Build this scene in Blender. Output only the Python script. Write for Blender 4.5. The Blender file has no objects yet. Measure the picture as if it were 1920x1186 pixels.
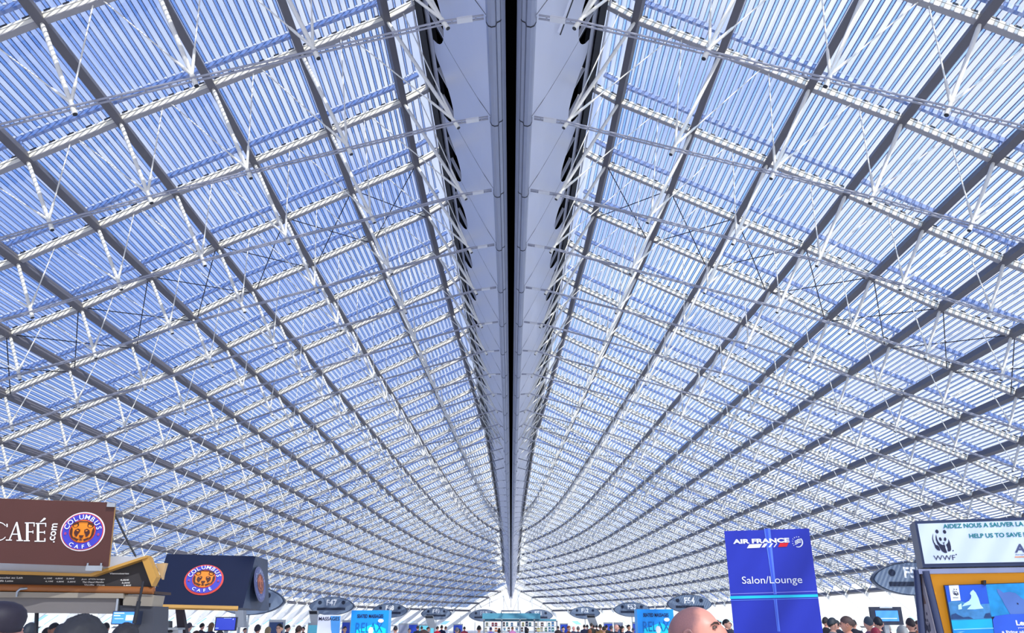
import bpy, bmesh, math, random
from mathutils import Vector, Matrix
SC = bpy.context.scene
COL = SC.collection
random.seed(7)
# ---------------------------------------------------------------- camera
D = 3.2            # one roof bay, metres
CAMZ = 1.75
F = 1450.0
PITCH = math.atan(568.0 / F)
cd = bpy.data.cameras.new('camera'); cam = bpy.data.objects.new('camera', cd); COL.objects.link(cam)
cd.sensor_width = 36.0; cd.lens = F / 1920.0 * 36.0; cd.clip_end = 2000; cd.clip_start = .05
cam.location = (0, 0, CAMZ); cam.rotation_euler = (math.pi / 2 + PITCH, 0, -math.atan(2 / F) )
SC.camera = cam
VS = SC.view_settings
VS.view_transform = 'Standard'; VS.look = 'None'; VS.gamma = 1.0; VS.exposure = 0.1
VS.use_curve_mapping = False
# ---------------------------------------------------------------- sky
W = bpy.data.worlds.new('sky'); SC.world = W; W.use_nodes = True
def world_nodes():
    nt = W.node_tree; N = nt.nodes; L = nt.links
    for x in list(N): N.remove(x)
    out = N.new('ShaderNodeOutputWorld'); bg = N.new('ShaderNodeBackground'); L.new(bg.outputs[0], out.inputs[0])
    tc = N.new('ShaderNodeTexCoord'); sep = N.new('ShaderNodeSeparateXYZ'); L.new(tc.outputs['Generated'], sep.inputs[0])
    mp = N.new('ShaderNodeMapping'); mp.inputs['Scale'].default_value = (1.6, 1.6, 3.0); mp.inputs['Location'].default_value = (.3, .1, .45); L.new(tc.outputs['Generated'], mp.inputs[0])
    no = N.new('ShaderNodeTexNoise'); no.inputs['Scale'].default_value = 2.6; no.inputs['Detail'].default_value = 6; no.inputs['Roughness'].default_value = .55
    L.new(mp.outputs[0], no.inputs['Vector'])
    # the sun side (right) carries more bright cloud
    m1 = N.new('ShaderNodeMath'); m1.operation = 'MULTIPLY_ADD'; L.new(sep.outputs['X'], m1.inputs[0]); m1.inputs[1].default_value = .30; L.new(no.outputs['Fac'], m1.inputs[2])
    cr = N.new('ShaderNodeValToRGB'); cr.color_ramp.elements[0].position = .38; cr.color_ramp.elements[1].position = .68
    cr.color_ramp.elements[0].color = (.42, .55, .97, 1); cr.color_ramp.elements[1].color = (.90, .93, 1.06, 1)
    L.new(m1.outputs[0], cr.inputs[0])
    hz = N.new('ShaderNodeMapRange'); hz.inputs['From Min'].default_value = .02; hz.inputs['From Max'].default_value = .34
    hz.inputs['To Min'].default_value = 1; hz.inputs['To Max'].default_value = 0; L.new(sep.outputs['Z'], hz.inputs['Value'])
    mx = N.new('ShaderNodeMix'); mx.data_type = 'RGBA'; L.new(hz.outputs[0], mx.inputs['Factor']); L.new(cr.outputs[0], mx.inputs['A']); mx.inputs['B'].default_value = (1.15, 1.17, 1.22, 1)
    L.new(mx.outputs['Result'], bg.inputs['Color']); bg.inputs['Strength'].default_value = SKY
SKY = 1.0
world_nodes()
sd = bpy.data.lights.new('sun', 'SUN'); sd.energy = 5.2; sd.angle = .012; sd.color = (1, .96, .88)
sun = bpy.data.objects.new('sun', sd); COL.objects.link(sun)
sun.rotation_euler = Vector((.50, -.80, .80)).to_track_quat('Z', 'Y').to_euler()

# ---------------------------------------------------------------- helpers
def lin(c):
    return tuple(((v / 12.92) if v <= .04045 else ((v + .055) / 1.055) ** 2.4) for v in c)
def rgb(r, g, b): return lin((r / 255., g / 255., b / 255.))
def mat(name, col, rough=.5, metal=0., emit=0., var=0., scale=8., spec=.5, bump=0.):
    m = bpy.data.materials.new(name); m.use_nodes = True; nt = m.node_tree; p = nt.nodes['Principled BSDF']
    c = (*col, 1)
    p.inputs['Base Color'].default_value = c; p.inputs['Roughness'].default_value = rough; p.inputs['Metallic'].default_value = metal
    p.inputs['Specular IOR Level'].default_value = spec
    if emit: p.inputs['Emission Color'].default_value = c; p.inputs['Emission Strength'].default_value = emit
    if var or bump:
        tc = nt.nodes.new('ShaderNodeTexCoord'); no = nt.nodes.new('ShaderNodeTexNoise'); no.inputs['Scale'].default_value = scale; no.inputs['Detail'].default_value = 5
        nt.links.new(tc.outputs['Object'], no.inputs['Vector'])
        if var:
            mx = nt.nodes.new('ShaderNodeMix'); mx.data_type = 'RGBA'
            mx.inputs['A'].default_value = tuple(v * (1 - var) for v in col) + (1,); mx.inputs['B'].default_value = tuple(min(1, v * (1 + var)) for v in col) + (1,)
            nt.links.new(no.outputs['Fac'], mx.inputs['Factor']); nt.links.new(mx.outputs['Result'], p.inputs['Base Color'])
        if bump:
            b = nt.nodes.new('ShaderNodeBump'); b.inputs['Strength'].default_value = bump; nt.links.new(no.outputs['Fac'], b.inputs['Height']); nt.links.new(b.outputs[0], p.inputs['Normal'])
    return m
def glass(name, tint, keep, body, gloss=.06):
    """flat sheet glass: mostly see-through, a little reflection, a little milky body"""
    m = bpy.data.materials.new(name); m.use_nodes = True; nt = m.node_tree; N = nt.nodes; L = nt.links
    for x in list(N): N.remove(x)
    o = N.new('ShaderNodeOutputMaterial'); t = N.new('ShaderNodeBsdfTransparent'); t.inputs[0].default_value = (*tint, 1)
    d = N.new('ShaderNodeBsdfTranslucent'); d.inputs[0].default_value = (*body, 1)
    g = N.new('ShaderNodeBsdfGlossy'); g.inputs['Roughness'].default_value = .08
    a = N.new('ShaderNodeMixShader'); a.inputs[0].default_value = 1 - keep; L.new(t.outputs[0], a.inputs[1]); L.new(d.outputs[0], a.inputs[2])
    b = N.new('ShaderNodeMixShader'); b.inputs[0].default_value = gloss; L.new(a.outputs[0], b.inputs[1]); L.new(g.outputs[0], b.inputs[2])
    L.new(b.outputs[0], o.inputs[0]); return m

class MB:
    """collects faces; build() links ONE mesh object"""
    def __init__(s): s.v = []; s.f = []; s.m = []; s.sm = []
    def add(s, vs, fs, mi=0, sm=False):
        o = len(s.v); s.v += [tuple(p) for p in vs]; s.f += [tuple(i + o for i in f) for f in fs]; s.m += [mi] * len(fs); s.sm += [sm] * len(fs)
    def box(s, c, size, mi=0, M=None):
        x, y, z = (v / 2. for v in size); c = Vector(c)
        vs = [Vector((a * x, b * y, e * z)) + c for e in (-1, 1) for b in (-1, 1) for a in (-1, 1)]
        if M is not None: vs = [M @ p for p in vs]
        s.add(vs, [(0, 2, 3, 1), (4, 5, 7, 6), (0, 1, 5, 4), (2, 6, 7, 3), (0, 4, 6, 2), (1, 3, 7, 5)], mi)
    def bar(s, a, b, w, h, up=(0, 0, 1), mi=0):
        """rectangular bar from a to b, w across, h along up"""
        a = Vector(a); b = Vector(b); d = (b - a)
        if d.length < 1e-6: return
        d.normalize(); sd = d.cross(Vector(up))
        if sd.length < 1e-5: sd = d.cross(Vector((1, 0, 0)))
        sd.normalize(); u = sd.cross(d).normalized(); sd *= w / 2.; u *= h / 2.
        vs = [a - sd - u, a + sd - u, a + sd + u, a - sd + u, b - sd - u, b + sd - u, b + sd + u, b - sd + u]
        s.add(vs, [(0, 3, 2, 1), (4, 5, 6, 7), (0, 1, 5, 4), (1, 2, 6, 5), (2, 3, 7, 6), (3, 0, 4, 7)], mi)
    def tube(s, pts, rad, n=8, mi=0, cap=True):
        pts = [Vector(p) for p in pts]; r = rad if isinstance(rad, (list, tuple)) else [rad] * len(pts)
        up = Vector((0, 0, 1)); rings = []
        for i, p in enumerate(pts):
            d = (pts[min(i + 1, len(pts) - 1)] - pts[max(i - 1, 0)]).normalized()
            a = d.cross(up)
            if a.length < 1e-3: a = d.cross(Vector((1, 0, 0)))
            a.normalize(); b = a.cross(d).normalized()
            rings.append([p + (a * math.cos(2 * math.pi * k / n) + b * math.sin(2 * math.pi * k / n)) * r[i] for k in range(n)])
        vs = [q for R in rings for q in R]; fs = []
        for i in range(len(pts) - 1):
            for k in range(n):
                k2 = (k + 1) % n; fs.append((i * n + k, i * n + k2, (i + 1) * n + k2, (i + 1) * n + k))
        s.add(vs, fs, mi, True)
        if cap:
            s.add(rings[0], [tuple(range(n))], mi); s.add(rings[-1], [tuple(reversed(range(n)))], mi)
    def prism(s, poly, y0, y1, mi=0, side=None):
        """poly in the local x-z plane, from y0 (front) to y1 (back)"""
        n = len(poly)
        s.add([(x, y0, z) for x, z in poly], [tuple(range(n))], mi)
        s.add([(x, y1, z) for x, z in poly], [tuple(reversed(range(n)))], mi if side is None else side)
        s.add([(x, y0, z) for x, z in poly] + [(x, y1, z) for x, z in poly], [(i, i + n, (i + 1) % n + n, (i + 1) % n) for i in range(n)], mi if side is None else side)
    def flat(s, poly, y, mi=0):
        s.add([(x, y, z) for x, z in poly], [tuple(range(len(poly)))], mi)
    def lathe(s, prof, n=24, mi=0, c=(0, 0, 0)):
        """prof: list of (r, z) from bottom to top"""
        vs = []; fs = []
        for r, z in prof:
            vs += [(c[0] + r * math.cos(2 * math.pi * k / n), c[1] + r * math.sin(2 * math.pi * k / n), c[2] + z) for k in range(n)]
        for i in range(len(prof) - 1):
            for k in range(n):
                k2 = (k + 1) % n; fs.append((i * n + k, i * n + k2, (i + 1) * n + k2, (i + 1) * n + k))
        s.add(vs, fs, mi, True)
    def build(s, name, mats, parent=None, fix=False):
        me = bpy.data.meshes.new(name); me.from_pydata(s.v, [], s.f)
        for m in (mats if isinstance(mats, (list, tuple)) else [mats]): me.materials.append(m)
        me.polygons.foreach_set('material_index', s.m); me.polygons.foreach_set('use_smooth', s.sm); me.update()
        if fix:
            bm = bmesh.new(); bm.from_mesh(me); bmesh.ops.recalc_face_normals(bm, faces=bm.faces); bm.to_mesh(me); bm.free()
        o = bpy.data.objects.new(name, me); COL.objects.link(o)
        if parent is not None: o.parent = parent
        return o
def tag(o, label=None, cat=None, group=None, kind=None):
    if label: o['label'] = label
    if cat: o['category'] = cat
    if group: o['group'] = group
    if kind: o['kind'] = kind
    return o
def thing(name, label, cat, loc=(0, 0, 0), rz=0., group=None):
    o = bpy.data.objects.new(name, None); COL.objects.link(o); o.location = loc; o.rotation_euler = (0, 0, rz); o.empty_display_size = .2
    return tag(o, label, cat, group)
def ell(cx, cz, rx, rz, n=32, a0=0., a1=2 * math.pi, rot=0.):
    full = abs(a1 - a0 - 2 * math.pi) < 1e-6; m = n if full else n + 1; P = []
    for i in range(m):
        a = a0 + (a1 - a0) * i / n; x = rx * math.cos(a); z = rz * math.sin(a)
        P.append((cx + x * math.cos(rot) - z * math.sin(rot), cz + x * math.sin(rot) + z * math.cos(rot)))
    return P
def px(u, v, Y):
    """the point at depth Y metres that the photograph shows at pixel (u, v)"""
    a = (u - 958) / F; b = (593 - v) / F; den = math.cos(PITCH) - b * math.sin(PITCH)
    return Vector((Y * a / den, Y, CAMZ + Y * (math.sin(PITCH) + b * math.cos(PITCH)) / den))
ORD = ['first', 'second', 'third', 'fourth', 'fifth', 'sixth', 'seventh', 'eighth', 'ninth', 'tenth', 'eleventh', 'twelfth', 'thirteenth', 'fourteenth', 'fifteenth', 'sixteenth', 'seventeenth', 'eighteenth', 'nineteenth', 'twentieth'] 
ORD += ['twenty-' + x for x in ORD[:9]] + ['thirtieth'] + ['thirty-' + x for x in ORD[:9]] + ['fortieth'] + ['forty-' + x for x in ORD[:9]]
# ================================================================ THE ROOF
# transverse profile of the roof, in bays: (distance from the axis, height above the eye)
PROF = [(0.0, 4.77), (.68, 4.42), (.96, 4.23), (1.58, 3.92), (2.2, 3.61), (2.82, 3.31), (3.41, 2.99), (4.0, 2.68), (4.6, 2.42), (5.2, 2.14), (5.8, 1.87), (6.37, 1.58), (6.97, 1.29), (7.53, .99), (8.02, .63),
        (8.62, .25), (9.15, -.12), (9.5, -.40), (9.62, -.547)]
PURL = [p[0] for p in PROF[2:15]]
XM = 8.02; XF = 9.62
DEPTH = [1.06, .92, .79, .68, .56, .47, .40, .34, .29, .25, .22, .19, .06]
Y0 = 4.66
NDATA = [.02, .02, .02, .02, .03, .05, .08, .10, .13, .17, .20, .23, .27, .30, .33, .37, .40, .44, .47, .51, .56, .61, .67, .73, .82, .91, 1.03, 1.16, 1.31, 1.50, 1.70, 1.94, 2.22, 2.52, 2.87, 3.25, 3.67, 4.05, 4.45, 5.05, 5.85]
def interp(x, xs, ys):
    if x <= xs[0]: return ys[0] + (x - xs[0]) * (ys[1] - ys[0]) / (xs[1] - xs[0])
    for i in range(len(xs) - 1):
        if x <= xs[i + 1]: return ys[i] + (x - xs[i]) * (ys[i + 1] - ys[i]) / (xs[i + 1] - xs[i])
    return ys[-1] + (x - xs[-1]) * (ys[-1] - ys[-2]) / (xs[-1] - xs[-2])
JS = list(range(-1, 40))
def nar(j): return NDATA[0] if j <= -1 else interp(j, JS, NDATA)
PX_ = [p[0] for p in PROF]; PZ_ = [p[1] for p in PROF]
def SX(j): return .68 - .0092 * max(j, 0) if j <= 36.6 else .06
def nrm(X):
    s = (interp(X + .05, PX_, PZ_) - interp(X - .05, PX_, PZ_)) / .1
    l = math.hypot(1, s); return (-s / l, 1 / l)      # outward: away from the axis and up
def surf(side, X, j, off=0.):
    """X: profile coordinate (before the hull narrows); off metres along the outward normal"""
    nx, nz = nrm(X)
    x = X - nar(j); z = interp(X, PX_, PZ_) - .0055 * max(j, 0)
    return Vector((side * (x * D + nx * off), (Y0 + j) * D, CAMZ + z * D + nz * off))
def keelz(j): return 3.36 - .51 * (nar(j) - .02) - .0055 * max(j, 0)
J0, J1 = -4, 39; JK = 36.5
M_white = mat('white_painted_steel', rgb(232, 230, 224), .45, var=.04, scale=3)
M_cream = mat('cream_painted_steel', rgb(236, 230, 214), .45, var=.05, scale=2)
M_purlin = mat('grey_painted_steel', rgb(96, 94, 102), .5, var=.06, scale=2)
M_tube = mat('pale_grey_steel_tube', rgb(205, 206, 214), .4, var=.05, scale=4)
M_under = mat('chord_underside_shade', rgb(150, 148, 154), .5)  # shade under the top chord, put into the grey of its bottom plate
M_chord = mat('grey_steel_tube', rgb(150, 152, 168), .4, var=.05, scale=4)
M_dark = mat('dark_steel', rgb(30, 32, 42), .5)
M_rod = mat('black_steel_rod', rgb(24, 26, 40), .5)
M_black = mat('black_void', (.001, .001, .0012), 1., spec=0.)
M_panel = mat('satin_grey_panel', rgb(206, 210, 228), .34, .2, var=.05, scale=.6)
M_keel = mat('brushed_grey_metal', rgb(150, 156, 178), .36, .55, var=.08, scale=1.5)
M_glaz = glass('roof_glass', (.93, .97, 1.), .88, (.8, .86, 1.), .05)
M_slat = glass('blue_louvre_sheet', (.58, .76, .97), .70, (.44, .64, .95), .05)
M_edge = mat('louvre_edge', rgb(30, 44, 104), .4)
M_rail = mat('blue_grey_rail', rgb(74, 110, 178), .45)
M_clip = mat('pale_clip', rgb(196, 204, 224), .45)
JR = [j for j in range(-9, J1 + 1)]
def glazing():
    g = MB()
    for s in (-1, 1):
        for j in JR[:-1]:
            xs0 = [SX(j) + nar(j)] + [x for x in PX_ if x > SX(j) + nar(j) + .02]
            xs1 = [SX(j + 1) + nar(j + 1)] + [x for x in PX_ if x > SX(j + 1) + nar(j + 1) + .02]
            n = min(len(xs0), len(xs1)); a = xs0[-n:]; b = xs1[-n:]
            a[0] = xs0[0]; b[0] = xs1[0]
            for i in range(n - 1):
                if a[i + 1] > XM + .01: continue
                q = [surf(s, a[i], j, .30), surf(s, a[i + 1], j, .30), surf(s, b[i + 1], j + 1, .30), surf(s, b[i], j + 1, .30)]
                g.add(q, [(0, 1, 2, 3) if s > 0 else (3, 2, 1, 0)])
    return g.build('ceiling', M_glaz)
ceiling = tag(glazing(), kind='structure')
def louvres():
    g = MB(); H = .78; tilt = math.radians(24)
    NS = 11
    for s in (-1, 1):
        for i in range(len(PURL) - 1 + 1):
            xa = PURL[i - 1] if i > 0 else .72; xb = PURL[i]; ns = NS if i > 0 else 4
            for k in range(ns):
                X = xa + (xb - xa) * (k + .5) / ns
                nx, nz = nrm(X); t = (s * nz, -nx * 1.0)   # down-slope direction in x,z
                c, sn = math.cos(tilt), math.sin(tilt)
                # the sheet leans the same way on both slopes (towards the sun)
                tx, tz = t[0] * 1., t[1] * 1.
                if s < 0: tx, tz = -tx, -tz
                ax = Vector((tx * c - tz * sn, 0, tx * sn + tz * c)); up = Vector((-ax.z, 0, ax.x))
                w = .094; th = .010; ew = .016; eh = .022
                pts = [surf(s, X, j, H) for j in JR if X - nar(j) > SX(j)]
                if len(pts) < 2: continue
                def strip(cx, hw, hh, mi):
                    vs = []; fs = []
                    for p in pts:
                        q = p + ax * cx; vs += [q - ax * hw - up * hh, q + ax * hw - up * hh, q + ax * hw + up * hh, q - ax * hw + up * hh]
                    for r in range(len(pts) - 1):
                        o = r * 4
                        for e in range(4): fs.append((o + e, o + (e + 1) % 4, o + 4 + (e + 1) % 4, o + 4 + e))
                    g.add(vs, fs, mi)
                strip(0, w / 2 - ew, th / 2, 0); strip(-w / 2 + ew / 2, ew / 2, eh / 2, 1); strip(w / 2 - ew / 2, ew / 2, eh / 2, 1)
    return g.build('louvres', [M_slat, M_edge], ceiling)
tag(louvres(), kind='stuff')
# cross rails that carry the louvres: one above each arch and slope
for s in (-1, 1):
    for j in range(-3, J1):
        r = MB(); xs = [x for x in ([.74] + PURL) if x - nar(j) > SX(j)]
        if len(xs) < 2: continue
        for a, b in zip(xs[:-1], xs[1:]):
            r.bar(surf(s, a, j, .66), surf(s, b, j, .66), .09, .12, (0, 0, 1))
            if j < 22:
                for k in range(11):
                    X = a + (b - a) * (k + .5) / 11; p = surf(s, X, j, .74); r.box(p, (.07, .12, .05), 1)
        for X in xs[1:]:
            r.tube([surf(s, X, j, .2), surf(s, X, j, .64)], .026, 6)
        r.build('louvre_rail', [M_rail, M_clip], ceiling)
side_name = {-1: 'left', 1: 'right'}
# arches: one lattice truss per bay and slope
def truss(s, j):
    near = j <= 9
    xs = [x for x in PURL if x - nar(j) > SX(j) + .04]
    k0 = len(PURL) - len(xs)
    if len(xs) < 2: return
    nm = ORD[j + 3]
    t = thing('roof_truss', 'white roof truss across the %s slope, %s arch from the near end' % (side_name[s], nm), 'roof truss', (0, (Y0 + j) * D, 0), group='roof trusses of the %s slope' % side_name[s])
    off = Vector((0, -(Y0 + j) * D, 0))
    P = lambda X, o=0.: surf(s, X, j, o) + off
    top = MB(); tx = [SX(j) + nar(j)] + xs
    # two rails with dark spacers between them; plate below carries painted underside shade
    for a, b in zip(tx[:-1], tx[1:]):
        top.bar(P(a, .078), P(b, .078), .125, .105, mi=0); top.bar(P(a, .012), P(b, .012), .142, .022, mi=4); top.bar(P(a, .143), P(b, .143), .08, .03, mi=2); top.bar(P(a, .182), P(b, .182), .12, .05, mi=1)
        m = max(2, int((P(b) - P(a)).length / (.36)))
        for i in range(m):
            d_ = (b - a) / m; top.bar(P(a + d_ * (i + .32), .212), P(a + d_ * (i + .66), .212), .14, .035, mi=2)
            if j > 7: top.bar(P(a + d_ * (i + .40), .10), P(a + d_ * (i + .56), .10), .136, .035, mi=3)
    top.build('top_chord', [M_cream, M_white, M_dark, M_purlin, M_under], t)
    bot = MB(); nodes = []
    for X, dp in zip(xs, DEPTH[k0:]): nodes.append(P(X, -dp * D))
    kp = Vector((s * .165 * D * SX(j) / .68, 0, keelz(j) + .0) ); kp.z = CAMZ + (keelz(j) + .0) * D
    chain = [kp] + nodes
    n_s = 6 if near else 4; r = .021
    for dy in (-.045, .045):
        bot.tube([p + Vector((0, dy, 0)) for p in chain], r, n_s, cap=False)
    if near:
        for a, b in zip(chain[:-1], chain[1:]):
            for i in range(1, 5):
                p = a.lerp(b, i / 5.); bot.box(p, (.03, .09, .03))
    bot.build('bottom_chord', M_chord, t)
    if j <= JK:
        cl = MB(); d = (nodes[0] - kp).normalized(); cl.bar(kp + d * .22, kp + d * .52, .13, .05); cl.build('clevis', M_tube, t)
    web = MB()
    for i, X in enumerate(xs):
        dp = DEPTH[k0 + i] * D
        if X > XM - .1: continue
        u = (P(X, -dp) - P(X)).normalized(); b = P(X, -dp)
        st = MB() if near else web
        st.tube([P(X, -.02), P(X, -.12), P(X, -dp * .82), b + u * .01], [.034, .047, .045, .030] , 8 if near else 5)
        st.tube([b - u * .10, b + u * .16], .05 if near else .05, 8 if near else 5)
        if near: st.tube([b + u * .155, b + u * .172], .043, 8, 1); st.build('strut', [M_white, M_dark], t)
        for q in (-1, 1):
            if q < 0: xe = X - (X - (xs[i - 1] if i else tx[0])) * .45
            else: xe = X + ((xs[i + 1] if i + 1 < len(xs) else X + .5) - X) * .45
            ti = MB() if near else web
            e = P(xe, -.0); w0 = b - u * .12
            ti.tube([w0, w0.lerp(e, .22), w0.lerp(e, .24), e], [.034, .028, .0155, .0155], 6 if near else 4, mi=0)
            if near: ti.build('tie_rod', M_white, t)
    if not near and web.v: web.build('web', M_white, t)
for s in (-1, 1):
    for j in range(-3, J1 + 1): truss(s, j)
# purlins: dark box beams along the hall, each slope
pn = ['ridge'] 
for s in (-1, 1):
    for i, X in enumerate(PURL):
        js = [j for j in range(-6, J1 + 1) if X - nar(j) > SX(j) + .04]
        pts = [surf(s, X, j, .10) for j in js]; nx, nz = nrm(X)
        g = MB()
        vs = []; fs = []; ax = Vector((s * nz, 0, -nx)) * .085; up = Vector((s * nx, 0, nz)) * .125
        for p in pts: vs += [p - ax - up, p + ax - up, p + ax + up, p - ax + up]
        for r in range(len(pts) - 1):
            o = r * 4
            for e in range(4): fs.append((o + e, o + 4 + e, o + 4 + (e + 1) % 4, o + (e + 1) % 4))
        g.add(vs, fs); g.add(vs[:4], [(0, 1, 2, 3)]); g.add(vs[-4:], [(3, 2, 1, 0)])
        o = g.build('roof_purlin', M_purlin, fix=True)
        tag(o, 'long dark grey purlin along the %s roof slope, %s below the ridge' % (side_name[s], ORD[i]), 'purlin', 'purlins of the %s slope' % side_name[s])
# crossed rods in two bays
for s in (-1, 1):
    for j, wh in ((2, 'nearer'), (12, 'farther')):
        for i in range(len(PURL) - 1):
            a, b = PURL[i], PURL[i + 1]; g = MB()
            if a - nar(j) < SX(j): continue
            r = .016; b -= .05; a += .03
            g.tube([surf(s, a, j, 0), surf(s, b, j + 1, 0)], r, 5); g.tube([surf(s, b, j, -.03), surf(s, a, j + 1, -.03)], r, 5)
            o = g.build('cross_brace', M_rod)
            tag(o, 'black cross brace between %s and %s purlins, %s bay, %s slope' % (ORD[i], ORD[i + 1], wh, side_name[s]), 'brace', 'crossed bracing rods in the roof')
# ---------------------------------------------------------------- the ridge spine
spine = thing('ridge_spine', 'smooth grey metal ridge beam with a black slot along the roof axis', 'ridge beam', (0, 0, 0))
def kz(j): return CAMZ + keelz(j) * D
SJ = [J0 - 4 + i * .05 for i in range(int((JK - J0 + 4) / .05) + 1)]
def side_pt(s, v, j):
    """v 0 at the keel tube, 1 at the roof edge"""
    q = SX(j) / .68; x0 = .150 * q; x1 = SX(j)
    zt = (surf(1, SX(j) + nar(j), j).z); z0 = kz(j) + .05
    x = x0 + (x1 - x0) * (v ** .92)
    return Vector((s * x * D, (Y0 + j) * D, z0 + (zt - z0) * v))
for s in (-1, 1):
    g = MB()
    for a, b in zip(SJ[:-1], SJ[1:]):
        j = .5 * (a + b)
        def hole(jj):
            u = (jj - .38) % 1.0
            if u < .06 or u > .86: return 0.
            w = (u - .06) / .80
            return .25 * math.sin(math.pi * w) ** .6
        la, lb = .88 - hole(a), .88 - hole(b)
        def quad(v0a, v1a, v0b, v1b, mi=0):
            q = [side_pt(s, v0a, a), side_pt(s, v1a, a), side_pt(s, v1b, b), side_pt(s, v0b, b)]
            g.add(q, [(0, 1, 2, 3) if s < 0 else (3, 2, 1, 0)], mi, False)
        for i in range(4): quad(la * i / 4, la * (i + 1) / 4, lb * i / 4, lb * (i + 1) / 4)
        quad(.885, 1.0, .885, 1.0)
    # joint lines, one each bay, and small brackets in the openings
    for j in range(-4, 37):
        prev = None
        for i in range(9):
            v = .97 * i / 8; p = side_pt(s, v, j); p.x -= s * .012; p.z -= .012
            if prev is not None: g.bar(prev, p, .016, .012, (0, 1, 0), 1)
            prev = p
        for du in (.62, .98):
            p = side_pt(s, .66, j + du); q = side_pt(s, .90, j + du); p.x -= s * .06; q.x -= s * .06; g.bar(p, q, .09, .05, (0, 1, 0), 0)
    g.build('side_panel', [M_panel, M_dark], spine)
    bk = MB(); pa = None
    for j in SJ[::4]:
        p = [side_pt(s, .56, j), side_pt(s, 1.0, j)]
        p = [q + Vector((-s * .22, 0, .10)) for q in p]
        if pa: bk.add([pa[0], pa[1], p[1], p[0]], [(0, 1, 2, 3)])
        pa = p
    bk.build('shade_backing', M_black, spine)  # black sheet standing in for the shade behind the panel openings
    rl = MB(); rl2 = MB(); pp = None
    for j in SJ[::10]:
        p = surf(s, SX(j) + nar(j), j, .0) + Vector((s * .10, 0, -.02))
        if pp is not None:
            rl.bar(pp, p, .16, .26); rl2.tube([pp + Vector((s * .14, 0, -.1)), p + Vector((s * .14, 0, -.1))], .03, 5, cap=False)
        pp = p
    rl.build('edge_rail', M_dark, spine); rl2.build('edge_tube', M_tube, spine)
    # keel: two rounded tubes either side of the slot
    kt = MB(); prof = []
    for i in range(13):
        a = math.pi * (i / 12.); prof.append((.042 + .056 * (1 - math.cos(a)), .045 - .075 * math.sin(a)))
    prof = [(.035, .09), (.035, .02), (.060, .0), (.066, -.012), (.086, -.024), (.094, -.052), (.118, -.058), (.138, -.048), (.150, -.02), (.152, .02)]
    vs = []; fs = []; m = len(prof)
    for j in SJ[::5]:
        q = SX(j) / .68
        vs += [Vector((s * x * q * D, (Y0 + j) * D, kz(j) + z * D * q)) for x, z in prof]
    for r in range(len(SJ[::5]) - 1):
        for i in range(m - 1):
            f = (r * m + i, r * m + i + 1, (r + 1) * m + i + 1, (r + 1) * m + i); fs.append(f if s < 0 else f[::-1])
    kt.add(vs, fs, 0, False)
    for j in range(-4, 37):
        q = SX(j) / .68
        for (x0, z0), (x1, z1) in zip(prof[2:-1], prof[3:]):
            y = (Y0 + j + .02) * D
            kt.bar((s * x0 * q * D, y, kz(j) + z0 * D * q - .006), (s * x1 * q * D, y, kz(j) + z1 * D * q - .006), .022, .012, (0, 0, 1), 1)
    kt.build('keel_tube', [M_keel, M_dark], spine)
sl = MB(); pj = None
for j in SJ[::10]:
    p = Vector((0, (Y0 + j) * D, kz(j) + .07 * D))
    if pj is not None: sl.bar(pj, p, .09 * D, .02)
    pj = p
sl.build('slot', M_black, spine)
gr = MB()
a_, b_ = side_pt(1, .28, -.52), side_pt(1, .86, -1.08)
gr.tube([a_ + Vector((-.01, 0, .02)), b_ + Vector((-.01, 0, .02))], .085, 12, 0); gr.tube([a_ + Vector((.045, 0, -.055)), b_ + Vector((.045, 0, -.055))], .016, 6, 1); gr.build('access_slot', [M_panel, M_dark], spine)
# closed roof of the spine, so that its inside stays dark
cv = MB(); pp = None
for j in SJ[::10]:
    z = surf(1, SX(j) + nar(j), j, .34).z; y = (Y0 + j) * D; x = SX(j) * D + .05
    r = [(-x, y, z), (0, y, z + .5), (x, y, z)]
    if pp: cv.add(pp + r, [(0, 1, 4, 3), (1, 2, 5, 4)])
    pp = r
cv.build('ridge_cover', M_dark, spine)
# ---------------------------------------------------------------- walls below the eaves, end wall, floor
M_wallglass = glass('wall_glass', (.97, .99, 1.), .80, (.9, .95, 1.), .05)
M_rib = mat('white_rib', rgb(238, 238, 236), .5, var=.03, scale=1)
M_floor = mat('pale_terrazzo', rgb(232, 231, 228), .35, var=.05, scale=14)
WX = [8.02, 8.62, 9.15, 9.5, 9.62]
M_band = glass('aqua_window_glass', (.38, .76, .95), .85, (.4, .75, .95), .08)
for s, nm in ((-1, 'wall_left'), (1, 'wall_right')):
    g = MB()
    for j in range(-9, J1):
        for a, b in zip(WX[:-1], WX[1:]):
            g.add([surf(s, a, j, .3), surf(s, b, j, .3), surf(s, b, j + 1, .3), surf(s, a, j + 1, .3)], [(0, 1, 2, 3)])
    wl = tag(g.build(nm, M_wallglass), kind='structure')
    for X, r_ in ((9.15, .05),):
        h = MB(); pp = None
        for j in range(-3, J1):
            p = surf(s, X, j, .16)
            if pp is not None: h.bar(pp, p, .10, .12)
            pp = p
        h.build('transom', M_purlin, wl)
    h = MB()
    for j in range(-3, J1):
        a, b = 8.86, 9.10
        h.add([surf(s, a, j + .15, .24), surf(s, b, j + .15, .24), surf(s, b, j + .85, .24), surf(s, a, j + .85, .24)], [(0, 1, 2, 3)])
    h.build('window_band', M_band, wl)
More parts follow.
